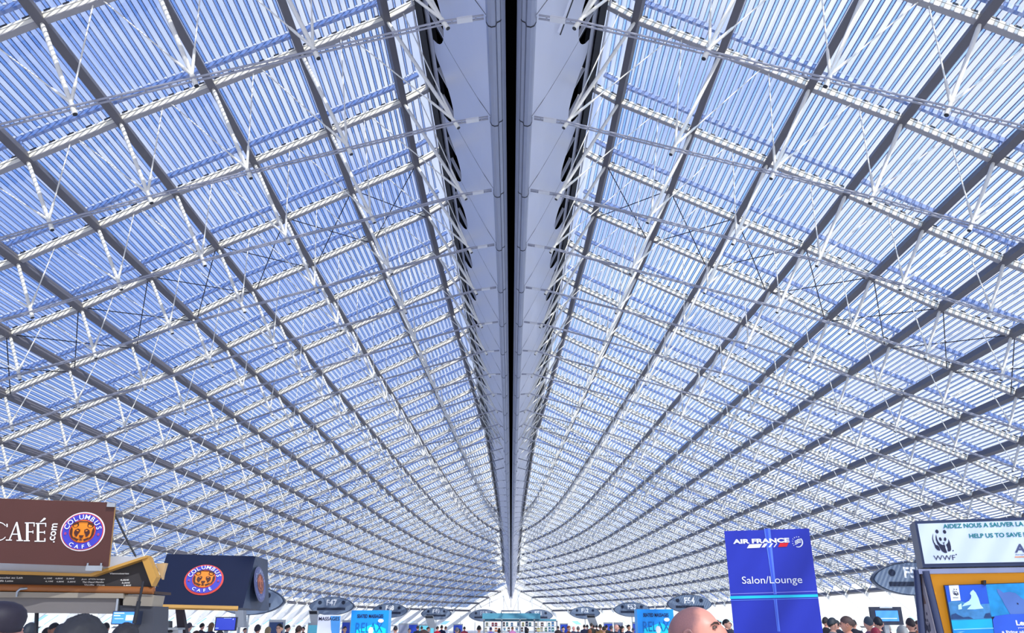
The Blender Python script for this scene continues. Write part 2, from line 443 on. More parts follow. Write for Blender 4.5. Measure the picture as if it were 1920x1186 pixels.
for s in (-1, 1):
    for j in range(-2, J1 + 1):
        g = MB(); n = 14
        for a in range(n):
            X0 = 7.98 + (9.62 - 7.98) * a / n; X1 = 7.98 + (9.62 - 7.98) * (a + 1) / n
            da = .30 + .30 * math.sin(math.pi * (a + .5) / n)
            p, q = surf(s, X0, j, .02), surf(s, X1, j, .02)
            nx, nz = nrm((X0 + X1) / 2); inn = Vector((-s * nx, 0, -nz))
            up = inn
            p2, q2 = p + inn * (.30 + .30 * math.sin(math.pi * a / n)), q + inn * (.30 + .30 * math.sin(math.pi * (a + 1) / n))
            w = Vector((0, .05, 0))
            vs = [p - w, q - w, q2 - w, p2 - w, p + w, q + w, q2 + w, p2 + w]
            g.add(vs, [(0, 1, 2, 3), (7, 6, 5, 4), (3, 2, 6, 7), (0, 4, 5, 1)])
            if a in (3, 5, 7, 9) and 6 < j < 24:
                c = (p + q + p2 + q2) / 4; g.tube([c + Vector((0, -.056, 0)), c + Vector((0, .056, 0))], .05, 8, 1)
        o = g.build('wall_rib', [M_rib, M_tube], fix=False)
        tag(o, 'white curved rib of the %s glass wall, %s from near end' % (side_name[s], ORD[j + 2]), 'rib', 'curved ribs of the %s wall' % side_name[s])
# end wall of glass with mullions
g = MB(); jj = J1; zf = 0.
def endtop(x):
    X = abs(x) / D + nar(jj); return surf(1, min(X, XF), jj, .3).z
xe = (XF - nar(jj)) * D
for i in range(20):
    a = -xe + 2 * xe * i / 20; b = -xe + 2 * xe * (i + 1) / 20; y = (Y0 + jj) * D
    g.add([(a, y, 0), (b, y, 0), (b, y, max(0, endtop(b))), (a, y, max(0, endtop(a)))], [(0, 1, 2, 3)])
we = tag(g.build('wall_end', M_wallglass), kind='structure')
h = MB()
for i in range(1, 20, 2):
    a = -xe + 2 * xe * i / 20; h.box((a, (Y0 + jj) * D - .05, max(.1, endtop(a)) / 2), (.10, .12, max(.1, endtop(a))))
h.build('mullion', M_rib, we)
g = MB(); g.box((0, 60, -.1), (120, 220, .2)); tag(g.build('floor', M_floor), kind='structure')
# ================================================================ lettering, frames on planes
_glyph = {}
def glyphs(body, bold=0.):
    """outline mesh of a line of lettering at size 1, base line at z 0: (verts2d, faces, width)"""
    k = (body, bold)
    if k in _glyph: return _glyph[k]
    cu = bpy.data.curves.new('t', 'FONT'); cu.body = body; cu.size = 1.; cu.offset = bold; cu.resolution_u = 3
    o = bpy.data.objects.new('t', cu); COL.objects.link(o); bpy.context.view_layer.update()
    me = bpy.data.meshes.new_from_object(o.evaluated_get(bpy.context.evaluated_depsgraph_get()))
    vs = [(v.co.x, v.co.y) for v in me.vertices]; fs = [tuple(p.vertices) for p in me.polygons]
    bpy.data.objects.remove(o); bpy.data.curves.remove(cu); bpy.data.meshes.remove(me)
    _glyph[k] = (vs, fs); return _glyph[k]
def letter(mb, body, x0, x1, z0, z1, y, mi=0, bold=0., shear=0., rot=0., slope=0.):
    """fit a line of lettering into the box x0..x1, z0..z1 of a board"""
    vs, fs = glyphs(body, bold)
    ax, bx = min(v[0] for v in vs), max(v[0] for v in vs); az, bz = min(v[1] for v in vs), max(v[1] for v in vs)
    P = []
    for a, b in vs:
        t = (a - ax) / (bx - ax); u = (b - az) / (bz - az)
        P.append((x0 + (x1 - x0) * t + shear * u * (z1 - z0), y, z0 + (z1 - z0) * u + slope * t))
    mb.add(P, fs, mi)
def letter_arc(mb, body, cx, cz, r, a0, a1, size, y, mi=0, up=True, sx=1., sz=1., bold=0.):
    n = len(body)
    for i, ch in enumerate(body):
        vs, fs = glyphs(ch, bold); ax, bx = min(v[0] for v in vs), max(v[0] for v in vs)
        a = a0 + (a1 - a0) * (i / (n - 1.)); rot = a - math.pi / 2 if up else a + math.pi / 2
        P = []
        for p, q in vs:
            x = (p - (ax + bx) / 2) * size; z = q * size
            X = cx + r * math.cos(a) + x * math.cos(rot) - z * math.sin(rot); Z = cz + r * math.sin(a) + x * math.sin(rot) + z * math.cos(rot)
            P.append((cx + (X - cx) * sx, y, cz + (Z - cz) * sz))
        mb.add(P, fs, mi)
CAMP = Vector((0, 0, CAMZ))
class Frame:
    """a board's own plane: x along the board, z up the board, y away from the viewer"""
    def __init__(s, tl, tr, br):
        s.o = Vector(tl); s.ex = (Vector(tr) - s.o).normalized(); d = Vector(br) - Vector(tr)
        s.ez = -(d - s.ex * d.dot(s.ex)).normalized(); s.ey = s.ez.cross(s.ex); s.w = (Vector(tr) - s.o).length; s.h = -d.dot(s.ez)
    def uv(s, u, v):
        d = px(u, v, 10.) - CAMP; t = (s.o - CAMP).dot(s.ey) / d.dot(s.ey); p = CAMP + d * t - s.o
        return (p.dot(s.ex), p.dot(s.ez))
    def place(s, o):
        R = Matrix((s.ex, s.ey, s.ez)).transposed().to_4x4(); R.translation = s.o; o.matrix_world = R; return o
def level(u, v, Y, u2, v2):
    """the point at pixel (u2, v2) at the same height as the point at (u, v, Y)"""
    a = px(u, v, Y); b = px(u2, v2, 1.); Y2 = (a.z - CAMZ) / (b.z - CAMZ); return px(u2, v2, Y2)
def ft(name, label, cat, fr, group=None):
    t = thing(name, label, cat, group=group); fr.place(t); return t
M_txtw = mat('white_lettering', rgb(250, 250, 252), .5)
M_navytxt = mat('navy_lettering', rgb(18, 26, 70), .5)
M_steel = mat('brushed_steel', rgb(170, 176, 184), .3, .8, var=.1, scale=20)
M_sign = mat('gate_sign_grey', rgb(132, 148, 172), .2, .45, var=.15, scale=1.2)
M_rim = mat('gate_sign_rim', rgb(58, 70, 92), .3, .5)
M_lampd = mat('dark_lens', rgb(32, 42, 66), .2)
# ---------------------------------------------------------------- gate signs
def gate_sign(u, v, Yd, num, label, wpx=None):
    Y = Yd * D; c = px(u, v, Y); w = 4.2; h = 1.62
    yaw = 0.
    t = thing('gate_sign', label, 'gate sign', (c.x, c.y, 0), yaw, 'oval gate number signs')
    cz = c.z
    def lens(sx, sz, n=24):
        P = []
        for i in range(n + 1):
            a = math.pi * i / n; x = -math.cos(a); P.append((x * w / 2 * sx, cz + (math.sin(a) ** 1.25) * h * .52 * sz))
        for i in range(1, n):
            a = math.pi * i / n; x = math.cos(a); P.append((x * w / 2 * sx, cz - (math.sin(a) ** 1.25) * h * .48 * sz))
        return P
    g = MB(); g.prism(lens(1, 1), -.02, .34); g.build('rim', M_rim, t, True)
    g = MB(); g.prism(lens(.965, .95), -.06, -.02); g.build('face', M_sign, t, True)
    for sx in (-1, 1):
        g = MB(); g.prism(ell(sx * w * .26, cz + h * .20, .17, .17, 18), -.10, -.055); g.build('lamp', M_lampd, t, True)
    g = MB(); g.box((0, -.085, cz - h * .14), (w * .62, .06, .22)); g.build('message_bar', M_lampd, t)
    if num:
        g = MB(); letter(g, num, -.48, .48, cz + .06, cz + .60, -.075, bold=.03); g.build('number', M_txtw, t)
    g = MB(); g.tube([(0, .16, 0), (0, .16, cz - h * .45)], .06, 10); g.build('pole', M_steel, t)
gate_sign(468, 1126.5, 15.5, 'F46', 'oval grey gate sign half hidden behind the navy canopy')
gate_sign(622, 1136, 24, 'F47', 'oval grey gate sign reading F47')
gate_sign(731, 1144.5, 30.5, 'F48', 'oval grey gate sign reading F48 behind the blue totem')
gate_sign(818, 1150, 35.5, 'F49', 'oval grey gate sign reading F49')
gate_sign(907, 1153.5, 36.5, 'F50', 'oval grey gate sign reading F50 beside the teal shop')
gate_sign(1009, 1153.5, 36.5, 'F51', 'oval grey gate sign behind the right end of the teal shop')
gate_sign(1097, 1148.5, 35.5, 'F52', 'oval grey gate sign reading F52')
gate_sign(1185, 1142.5, 30, 'F53', 'oval grey gate sign reading F53')
gate_sign(1293, 1132, 24, 'F54', 'oval grey gate sign reading F54 above the bald man')
gate_sign(1714, 1085.5, 13, 'F55', 'large oval grey gate sign cut off by the panda stand')
# ---------------------------------------------------------------- cafe
M_brown = mat('brown_sign_board', rgb(80, 38, 32), .5, var=.12, scale=2.5)
M_navy = mat('navy_canopy', rgb(9, 24, 58), .5, var=.15, scale=2, spec=.2)
M_navy2 = mat('slate_canopy_side', rgb(58, 70, 94), .5, var=.1, scale=2)
M_gold = mat('golden_wood', rgb(196, 146, 66), .5, var=.15, scale=5)
M_orange = mat('orange_wood', rgb(150, 90, 42), .5, var=.25, scale=3)
M_lgrey = mat('light_grey_fascia', rgb(190, 192, 200), .45, var=.05, scale=3)
M_beige = mat('beige_panel', rgb(150, 140, 126), .5, var=.08, scale=3)
M_taupe = mat('taupe_panel', rgb(116, 110, 108), .55, var=.08, scale=2)
M_chalk = mat('chalkboard', rgb(52, 48, 50), .7, var=.15, scale=6)
M_chalktxt = mat('chalk_lettering', rgb(240, 238, 234), .8)
E_RIMW = mat('emblem_white', rgb(248, 240, 244), .5); E_RED = mat('emblem_red', rgb(226, 70, 60), .5); E_BLUE = mat('emblem_blue', rgb(62, 62, 190), .5)
E_OR = mat('emblem_orange', rgb(250, 140, 22), .5); E_DK = mat('emblem_brown', rgb(70, 22, 14), .5)
def bear_emblem(parent, cx, cz, rx, rz, y, rim=0, name='emblem', e=.004, mats=None):
    g = MB()
    U = lambda pts: [(cx + a * rx, cz + b * rz) for a, b in pts]
    def L(pts, lay, mi): g.flat(U(pts), y - lay * e, mi)
    g.prism(U(ell(0, 0, 1, 1, 48)), y - e, y + e, 0 if rim == 0 else 1); y -= e
    L(ell(0, 0, .945, .945, 48), 1, 1); L(ell(0, 0, .905, .905, 48), 2, 2)
    L(ell(0, .02, .60, .60, 40), 3, 1); L(ell(0, .02, .56, .56, 40), 4, 3)
    # ring dark at the sides of the head
    for s in (-1, 1):
        L([(s * a, b) for a, b in [(.56, .05), (.50, .25), (.44, .10), (.42, -.18), (.30, -.42), (.44, -.33), (.54, -.12)]], 5, 4)
        L(ell(s * .34, .34, .15, .13, 20), 5, 4); L(ell(s * .335, .31, .095, .085, 16), 6, 3)
        L(ell(s * .34, .40, .17, .06, 16, rot=-s * .6), 6, 4)
        # eye patches
        L([(s * a, b) for a, b in [(.09, .10), (.20, .16), (.33, .08), (.36, -.06), (.28, -.22), (.20, -.26), (.17, -.12), (.10, -.02)]], 6, 4)
        L(ell(s * .20, .055, .055, .03, 14, rot=s * .3), 7, 3)
        L([(s * a, b) for a, b in [(.10, -.38), (.22, -.34), (.36, -.26), (.30, -.40), (.16, -.49)]], 6, 4)
        L(ell(s * .745, -.12, .05, .065, 12), 4, 1); L(ell(s * .745, -.12, .022, .03, 10), 5, 2)
    L([(-.26, .49), (.26, .49), (.18, .545), (-.18, .545)], 6, 4)
    L([(-.12, -.18), (.12, -.18), (.07, -.29), (.02, -.32), (.02, -.40), (-.02, -.40), (-.02, -.32), (-.07, -.29)], 7, 4)
    L([(-.10, -.42), (0, -.38), (.10, -.42), (.06, -.455), (-.06, -.455)], 7, 4)
    arc = MB()
    letter_arc(arc, 'COLUMBUS', 0, 0, .64, math.radians(163), math.radians(17), .34, 0, sx=1, sz=1, bold=.01)
    letter_arc(arc, 'CAFÉ', 0, 0, .86, math.radians(238), math.radians(302), .27, 0, up=False, bold=.01)
    g.add([(cx + a * rx, y - 4.5 * e, cz + b * rz) for a, _, b in arc.v], arc.f, 5)
    return g.build(name, mats or [E_RIMW, E_RED, E_BLUE, E_OR, E_DK, M_txtw], parent)
# brown board
TR = px(216.5, 942, 6.2); TL = level(216.5, 942, 6.2, -90, 930.6); BR = px(204, 1062, 6.27)
fr = Frame(TL, TR, BR)
t = ft('cafe_sign', 'brown cafe sign board with white lettering and round bear emblem', 'sign', fr)
g = MB(); g.prism([fr.uv(-90, 930.6), fr.uv(216.5, 942), fr.uv(204, 1062), fr.uv(-90, 1052)], 0, .05, 0, 1); g.build('board', [M_brown, M_gold], t, True)
cx, cz = fr.uv(156, 996); x1, _ = fr.uv(197, 997); _, z1 = fr.uv(156.5, 959.5)
bear_emblem(t, cx, cz, x1 - cx, z1 - cz, 0)
# serif capitals, stroke by stroke
g = MB()
def P2(u, v): return fr.uv(u / 7.414, 920 + v / 7.414)
def poly(*pts): g.flat([P2(*p) for p in pts], -.008)
def rect(u0, v0, u1, v1): poly((u0, v0), (u1, v0), (u1, v1), (u0, v1))
# C (its left half is outside the picture), A, F, E with accent
C = [];
for i in range(25):
    a = math.radians(38 + 284 * i / 24); C.append((-10 + 128 * math.cos(a), 560 - 132 * math.sin(a)))
for i in range(25):
    a = math.radians(322 - 284 * i / 24); C.append((-4 + 112 * math.cos(a), 560 - 118 * math.sin(a)))
for i in range(24): poly(C[i], C[i + 1], C[48 - i], C[49 - i])
rect(100, 456, 118, 500)
poly((236, 430), (252, 430), (150, 680), (132, 680)); poly((232, 440), (254, 430), (312, 684), (268, 684)); rect(180, 592, 276, 606); rect(92, 674, 176, 688); rect(240, 680, 330, 694)
rect(372, 440, 408, 690); rect(356, 436, 492, 450); rect(404, 560, 470, 574); rect(340, 684, 424, 698); rect(478, 450, 492, 494); rect(462, 548, 474, 590)
rect(522, 448, 556, 700); rect(506, 444, 652, 458); rect(552, 566, 636, 580); rect(490, 690, 640, 704); rect(638, 456, 652, 496); rect(624, 656, 642, 700); rect(622, 554, 636, 596)
poly((562, 432), (622, 372), (648, 378), (640, 396), (580, 432))
a0 = P2(700, 716); a1 = P2(764, 450)
vs, fs = glyphs('.com', .015); bx = max(v[0] for v in vs); ax = min(v[0] for v in vs); bz = max(v[1] for v in vs)
q0 = P2(764, 716); q1 = P2(764, 450); q2 = P2(690, 716)
g.add([(q0[0] + (q2[0] - q0[0]) * (b / bz) , -.008, q0[1] + (q1[1] - q0[1]) * ((a - ax) / (bx - ax))) for a, b in vs], fs)
g.build('lettering', M_txtw, t)
g = MB(); a = fr.uv(203, 942); b = fr.uv(217, 950); g.box(((a[0] + b[0]) / 2, -.005, (a[1] + b[1]) / 2), (b[0] - a[0], .05, a[1] - b[1])); g.build('corner_bracket', M_steel, t)
g = MB(); a = fr.uv(164, 1059); b = fr.uv(193, 1069); g.box(((a[0] + b[0]) / 2, -.01, (a[1] + b[1]) / 2), (b[0] - a[0], .05, a[1] - b[1]))
for u in (166, 191): c = fr.uv(u, 1056); g.tube([(c[0], -.01, c[1] - .02), (c[0], -.01, c[1] + .005)], .008, 8)
g.build('hinge', M_steel, t)
# kiosk
Yk = 6.42
fr = Frame(px(-90, 1050, Yk), px(320, 1050, Yk), px(320, 1180, Yk))
t = ft('cafe_kiosk', 'cafe kiosk front with chalk menu board and golden wood trim', 'kiosk', fr)
def kp(name, pts, y0, y1, m, fix=True):
    g = MB(); g.prism([fr.uv(*p) for p in pts], y0, y1); return g.build(name, m, t, fix)
kp('fascia', [(-90, 1048), (206, 1058), (214, 1043), (284, 1043.5), (181, 1078), (-90, 1068)], -.05, 0, M_lgrey)
kp('trim', [(-90, 1068), (0, 1070), (178, 1076), (284, 1042), (284.5, 1046), (181, 1081), (-90, 1074)], -.08, .0, M_gold)
kp('side_trim', [(272, 1048), (284, 1043.5), (300, 1082), (291, 1099)], -.06, .02, M_gold)
kp('side_panel', [(286, 1055), (306, 1054), (300, 1075), (298, 1085)], .06, .1, mat('tan_panel', rgb(206, 170, 122), .5))
mb_ = kp('menu_board', [(-90, 1068), (181, 1078), (280, 1045), (292, 1099), (0, 1096.5), (-90, 1095)], .02, .06, M_chalk)
g = MB()
for (s_, u0, u1, v) in (('Chocolat au Lait', -12, 42, 1083.5), ('Caffè Latte', -10, 24, 1089.5), ('4,10€', 80, 97, 1084.8), ('4,80€', 102, 117, 1085), ('5,80€', 123, 139, 1085.3), ('4,10€', 83, 99, 1090.5), ('4,80€', 104, 119, 1091), ('5,80€', 125, 141, 1091.3),
                        ("Jus d'Orange", 151, 196, 1086.5), ('Thé Chaud Menthe', 153, 194, 1091.7), ('Vanille', 156, 176, 1097), ('Citron', 180, 195, 1097.2), ('4,00€', 224, 241, 1088), ('3,50€', 227, 243, 1093.3), ('2,80€', 230, 245, 1098), ('Viennoiseries', 204, 241, 1075.6)):
    a = fr.uv(u0, v + .4); b = fr.uv(u1, v - 2.9); g = MB(); letter(g, s_, a[0], b[0], a[1], b[1], .015, bold=.022); g.build('menu_line', M_chalktxt, mb_)
g = MB(); a = fr.uv(-90, 1099.5); b = fr.uv(290, 1106.5); g.tube([(a[0], -.01, a[1]), (b[0], -.01, b[1])], .027, 12); g.build('wood_rail', M_orange, t)
kp('soffit', [(-90, 1101), (292, 1108), (292, 1113), (-90, 1108)], .0, .3, mat('dark_brown_soffit', rgb(66, 52, 48), .6))
kp('lintel', [(-90, 1108), (235, 1112), (235, 1121), (-90, 1119)], -.03, .05, M_beige)
kp('shutter_box', [(-90, 1119), (223, 1121), (219, 1150), (-90, 1147)], 0, .25, M_taupe)
kp('silver_edge', [(221.5, 1122), (225.5, 1122), (222, 1151), (218, 1151)], -.02, .0, M_steel)
kp('end_block', [(232, 1114), (290, 1115), (285, 1136), (231, 1134)], 0, .2, M_beige)
kp('counter_post', [(222, 1134), (287, 1136), (282, 1260), (216, 1260)], .02, .3, mat('dark_grey_post', rgb(66, 68, 78), .5, var=.1))
g = MB(); g.tube([(*[fr.uv(40, 1118)[0]], -.05, fr.uv(40, 1118)[1]), (fr.uv(42, 1109)[0], -.06, fr.uv(42, 1109)[1]), (fr.uv(47, 1104)[0], -.06, fr.uv(47, 1104)[1]), (fr.uv(56, 1102.5)[0], -.03, fr.uv(56, 1102.5)[1])], .010, 8); g.build('bent_pipe', M_steel, t)
g = MB(); a = fr.uv(278, 1090); b = fr.uv(261, 1168); m_ = fr.uv(270, 1127); g.tube([(a[0], -.08, a[1]), (m_[0], -.08, m_[1])], .010, 8); g.tube([(m_[0], -.08, m_[1]), (b[0], -.08, b[1])], .016, 8); g.build('gas_strut', M_dark, t)
g = MB(); a = fr.uv(218, 946); b = fr.uv(263, 1050); n_ = 8
g.tube([(a[0] + (b[0] - a[0]) * i / n_ , -.10 + .06 * i / n_, a[1] + (b[1] - a[1]) * i / n_ - .012 * math.sin(math.pi * i / n_)) for i in range(n_ + 1)], .008, 6); g.build('cable', M_dark, t)
g = MB(); a = fr.uv(56, 1148); b = fr.uv(52, 1262); g.bar((a[0], .1, a[1]), (b[0], .1, b[1]), .016, .03, (0, 1, 0)); g.build('mullion', M_dark, t)
kp('counter', [(-90, 1262), (290, 1262), (290, 1330), (-90, 1330)], -.1, .4, M_taupe)
g = MB(); a = fr.uv(-90, 1330); b = fr.uv(290, 1330); zt = a[1]; zb = -(fr.o.z) ; g.box(((a[0] + b[0]) / 2, .15, (zt + zb) / 2 + .0), (b[0] - a[0], .4, zt - zb - .004)); g.build('plinth', M_orange, t)
# screen on the kiosk post
M_bez = mat('screen_bezel', rgb(44, 52, 74), .4)
def screen_mat(name, c, e=.9):
    return mat(name, c, .3, emit=e)
M_scr = screen_mat('blue_screen', rgb(52, 70, 190), .75); M_scr2 = screen_mat('sky_blue_screen', rgb(64, 134, 228), .85); M_scrw = screen_mat('screen_white', rgb(190, 214, 250), .9)
def screen(name, label, u0, v0, u1, v1, Y, mscr, bez=.08, stand=True, bars=(), rel=None, group=None):
    fr = Frame(px(u0, v0, Y), px(u1, v0, Y), px(u1, v1, Y)); t = ft(name, label, 'screen', fr, group)
    w, h = fr.w, fr.h; b = bez * w
    g = MB(); g.box((w / 2, .05, -h / 2), (w, .1, h)); g.build('housing', M_bez, t)
    g = MB(); g.box((w / 2, -.006, -h / 2), (w - 2 * b, .012, h - 1.6 * b)); s_ = g.build('display', mscr, t)
    if bars:
        g = MB()
        for x0, x1, z0, z1 in bars: g.box((w * (x0 + x1) / 2, -.015, -h * (z0 + z1) / 2), (w * (x1 - x0), .006, h * (z1 - z0)))
        g.build('display_mark', M_scrw, s_)
    if stand:
        g = MB(); zb = -fr.o.z; g.box((w / 2, .13, zb / 2 - h * .2), (.10, .06, -zb - h * .4)); g.box((w / 2, .12, zb + .02), (.5, .4, .04)); g.build('stand', M_steel, t)
    return t
g = MB(); a0_ = fr.uv(222, 1145); b0_ = fr.uv(263, 1170); w_, h_ = b0_[0] - a0_[0], a0_[1] - b0_[1]; xm, zm = (a0_[0] + b0_[0]) / 2, (a0_[1] + b0_[1]) / 2
g.box((xm, -.03, zm), (w_, .10, h_)); ms = g.build('menu_screen', M_bez, t)
g = MB(); g.box((xm, -.083, zm), (w_ * .9, .012, h_ * .86)); g.build('display', M_scr2, ms)
g = MB()
for x0, x1, z0, z1 in ((.1, .5, .12, .2), (.1, .35, .3, .38), (.6, .9, .3, .7), (.15, .5, .55, .6)): g.box((a0_[0] + w_ * (x0 + x1) / 2, -.092, a0_[1] - h_ * (z0 + z1) / 2), (w_ * (x1 - x0), .006, h_ * (z1 - z0)))
g.build('display_mark', M_scrw, ms)
# navy canopy
c = {k: px(*v) for k, v in dict(TL=(313.5, 1038, 7.55), TR=(479.5, 1042, 7.75), BR=(455.6, 1139, 7.5), BL=(281, 1135, 7.3), TR2=(502, 1049, 8.45), BR2=(505, 1144.6, 8.35)).items()}
fr = Frame(c['TL'], c['TR'], c['BR'])
t = ft('cafe_canopy', 'navy truncated cafe canopy with bear emblems and golden lower edge', 'canopy', fr)
inv = t.matrix_world.inverted()
TL2 = c['TL'] + (c['TR2'] - c['TR']); BL2 = c['BL'] + (c['BR2'] - c['BR'])
g = MB(); g.add([inv @ p for p in (c['TL'], c['TR'], c['BR'], c['BL'], TL2, c['TR2'], c['BR2'], BL2)], [(0, 3, 2, 1), (4, 5, 6, 7), (0, 1, 5, 4), (3, 7, 6, 2), (0, 4, 7, 3)], 0)
g.add([inv @ p for p in (c['TR'], c['TR2'], c['BR2'], c['BR'])], [(0, 3, 2, 1)], 1); g.build('shell', [M_navy, M_navy2], t, True)
a = fr.uv(383, 1087); b = fr.uv(420.5, 1082); d = fr.uv(386, 1059); bear_emblem(t, a[0], a[1], b[0] - a[0], d[1] - a[1], -.004, 1)
g = MB(); a = inv @ c['BL']; b = inv @ c['BR']; e = a.lerp(b, .95); g.bar(a.lerp(b, .01) + Vector((0, -.01, -.012)), e + Vector((0, -.01, -.012)), .03, .03); g.build('gold_edge', M_gold, t)
fr2 = Frame(c['TR'], c['TR2'], c['BR2'])
t2 = bpy.data.objects.new('emblem_mount', None)
cxy = fr2.uv(487, 1095); q = fr2.uv(497, 1096); q2 = fr2.uv(488.5, 1063)
em = bear_emblem(t, 0, 0, q[0] - cxy[0], q2[1] - cxy[1], 0, 1, 'side_emblem', .0012, [mat('sheen_muted_' + n_, rgb(*c_), .5) for n_, c_ in (('white', (150, 156, 186)), ('rim', (96, 100, 140)), ('blue', (84, 92, 148)), ('orange', (190, 104, 70)), ('brown', (120, 70, 62)), ('lettering', (170, 180, 210)))])  # sheen of the obliquely seen glossy side is mixed into these emblem colours
R = Matrix((fr2.ex, fr2.ey, fr2.ez)).transposed().to_4x4(); R.translation = fr2.o + fr2.ex * cxy[0] + fr2.ez * cxy[1] - fr2.ey * .004
em.matrix_parent_inverse = Matrix.Identity(4); em.matrix_basis = inv @ R
bpy.data.objects.remove(t2)
# posts under the canopy and the coffee bar
Yc = 7.75
fr = Frame(px(281, 1136, Yc), px(345, 1136, Yc), px(345, 1186, Yc))
zb = -fr.o.z
fl = lambda u: (fr.uv(u, 1160)[0])
def px_floor(u): return fl(u)
_=0
t = ft('coffee_bar', 'coffee bar frame with pale side post, dark post and brass lamp under canopy', 'counter', fr)
kp('side_post', [(281, 1139), (291, 1140), (286, 1170), (290, 1190), (282, 1190), (278, 1165)], 0, .06, mat('cream_post', rgb(208, 192, 160), .5, var=.1))
kp('dark_post', [(325, 1140), (337, 1140), (345, 1186), (347, 1270), (333, 1270), (329, 1180)], .05, .12, mat('dark_post', rgb(70, 62, 72), .5, var=.1))
a = fr.uv(283.5, 1151); g = MB(); g.prism(ell(a[0], a[1], .022, .03, 16), -.03, -.01); g.build('brass_lamp', mat('brass', rgb(150, 118, 60), .3, .8), t, True)
g = MB(); g.tube([(*[fr.uv(288, 1153)[0]], -.02, fr.uv(288, 1153)[1]), (fr.uv(292, 1147)[0], -.02, fr.uv(292, 1147)[1]), (fr.uv(312, 1144)[0], -.02, fr.uv(312, 1144)[1]), (fr.uv(318, 1138)[0], -.02, fr.uv(318, 1138)[1])], .014, 8); g.build('pipe', M_rim, t)
g = MB(); a = fr.uv(272, 1190); b = fr.uv(350, 1190); g.box(((a[0] + b[0]) / 2, .25, (a[1] + zb) / 2 - .15), (b[0] - a[0], .3, a[1] - zb - .32)); g.build('counter', M_taupe, t)
fr = Frame(px(277, 1176, 7.6), px(338, 1176, 7.6), px(338, 1200, 7.6))
t = ft('coffee_machine', 'silver coffee machine with a grinder on top below the navy canopy', 'coffee machine', fr)
kp('top_tray', [(276, 1175.5), (338, 1176), (338, 1180), (276, 1180)], -.05, .12, M_steel)
kp('body', [(280, 1180), (335, 1180), (335, 1193), (280, 1193)], 0, .10, mat('white_enamel', rgb(226, 230, 236), .3))
kp('grinder', [(302, 1163), (314, 1163.5), (314, 1176), (301, 1176)], .02, .12, M_steel)
kp('canister', [(296, 1164), (301, 1164), (301, 1172), (296, 1173)], .03, .09, M_dark)
for u in (286, 298, 310, 322):
    a = fr.uv(u, 1183); g = MB(); g.tube([(a[0], -.06, a[1]), (a[0], .02, a[1])], .012, 8); g.build('spout', M_dark, t)
# ---------------------------------------------------------------- lounge totem
M_blue = mat('royal_blue_board', rgb(32, 50, 182), .45, var=.10, scale=1.6)
M_lblue = mat('light_blue_stripe', rgb(92, 130, 240), .4); M_cyan = mat('cyan_stripe', rgb(20, 206, 236), .4); M_red = mat('red_mark', rgb(226, 24, 40), .5)
M_pale = mat('pale_violet_line', rgb(126, 130, 226), .4)
Yt = 7.2
TR = px(1517, 990, Yt); TL = level(1517, 990, Yt, 1358, 995); BR = Vector((TR.x, TR.y, 0.03))
fr = Frame(TL, TR, BR)
t = ft('lounge_totem', 'tall royal blue lounge totem with white lettering and cyan stripe', 'totem', fr)
g = MB(); g.box((fr.w / 2, .05, -fr.h / 2), (fr.w, .10, fr.h)); g.build('board', M_blue, t)
g = MB(); g.box((fr.w / 2, .05, -fr.h - .012), (fr.w + .12, .3, .03)); g.build('base', M_dark, t)
def T2(u, v): return fr.uv(1350 + u / 8.47, 980 + v / 8.47)
def tp(name, polys, m, y=-.004):
    g = MB()
    for P in polys: g.flat([T2(*p) for p in P], y)
    return g.build(name, m, t)
tp('band', [[(700, 90), (800, 85), (905, 1130), (855, 1135)], [(855, 1200), (905, 1200), (960, 1720), (915, 1720)]], M_lblue, -.003)
tp('band_core', [[(722, 88), (760, 87), (882, 1130), (866, 1131)], [(868, 1200), (884, 1200), (936, 1720), (924, 1720)]], mat('mid_blue_band', rgb(58, 92, 222), .4), -.005)
tp('cyan_line', [[(160, 1160), (1555, 1130), (1560, 1172), (160, 1205)]], M_cyan)
tp('thin_line', [[(160, 1118), (1550, 1075), (1550, 1088), (160, 1132)]], M_pale)
tp('white_line', [[(165, 1226), (1562, 1186), (1562, 1196), (165, 1236)]], M_lblue, -.0045)
g = MB(); a = T2(212, 332); b = T2(1098, 222); a2 = T2(1098, 292)
letter(g, 'AIR FRANCE', a[0], b[0], a[1] - .0, T2(240, 258)[1], -.006, bold=.045, slope=0, shear=.0)
g.build('name_lettering', M_txtw, t); g = MB()
a = T2(360, 990); letter(g, 'Salon/Lounge', a[0], T2(1318, 990)[0], T2(360, 1000)[1], T2(360, 850)[1], -.006)
g.build('place_lettering', M_txtw, t)
tp('slash_mark', [[(430, 400), (466, 338), (672, 328), (634, 392)], [(660, 388), (704, 326), (760, 322), (714, 386)], [(770, 384), (816, 322), (848, 320), (800, 384)], [(852, 382), (896, 320), (914, 320), (868, 382)]], M_txtw, -.006)
tp('red_mark', [[(926, 380), (956, 318), (1092, 312), (1064, 374)]], M_red, -.006)
g = MB()
cx_, cz_ = T2(1240, 302); r_ = abs(T2(1322, 302)[0] - cx_)
o_ = ell(cx_, cz_, r_, r_ * 1.05, 22, -2.0, .75); i_ = ell(cx_ - r_ * .08, cz_ + r_ * .03, r_ * .84, r_ * .92, 22, -2.0, .75)
for i in range(22): g.flat([o_[i], o_[i + 1], i_[i + 1], i_[i]], -.006)
for k in range(3):
    z0 = cz_ + r_ * (.28 - .3 * k); g.flat([(cx_ - r_ * .6, z0 - r_ * .22), (cx_ - r_ * .2, z0 - r_ * .05), (cx_ + r_ * .1, z0 + r_ * .14), (cx_ + r_ * .6, z0 + r_ * .2), (cx_ + r_ * .6, z0 + r_ * .36), (cx_ + r_ * .05, z0 + r_ * .32), (cx_ - r_ * .25, z0 + r_ * .10), (cx_ - r_ * .6, z0 - r_ * .04)], -.006)
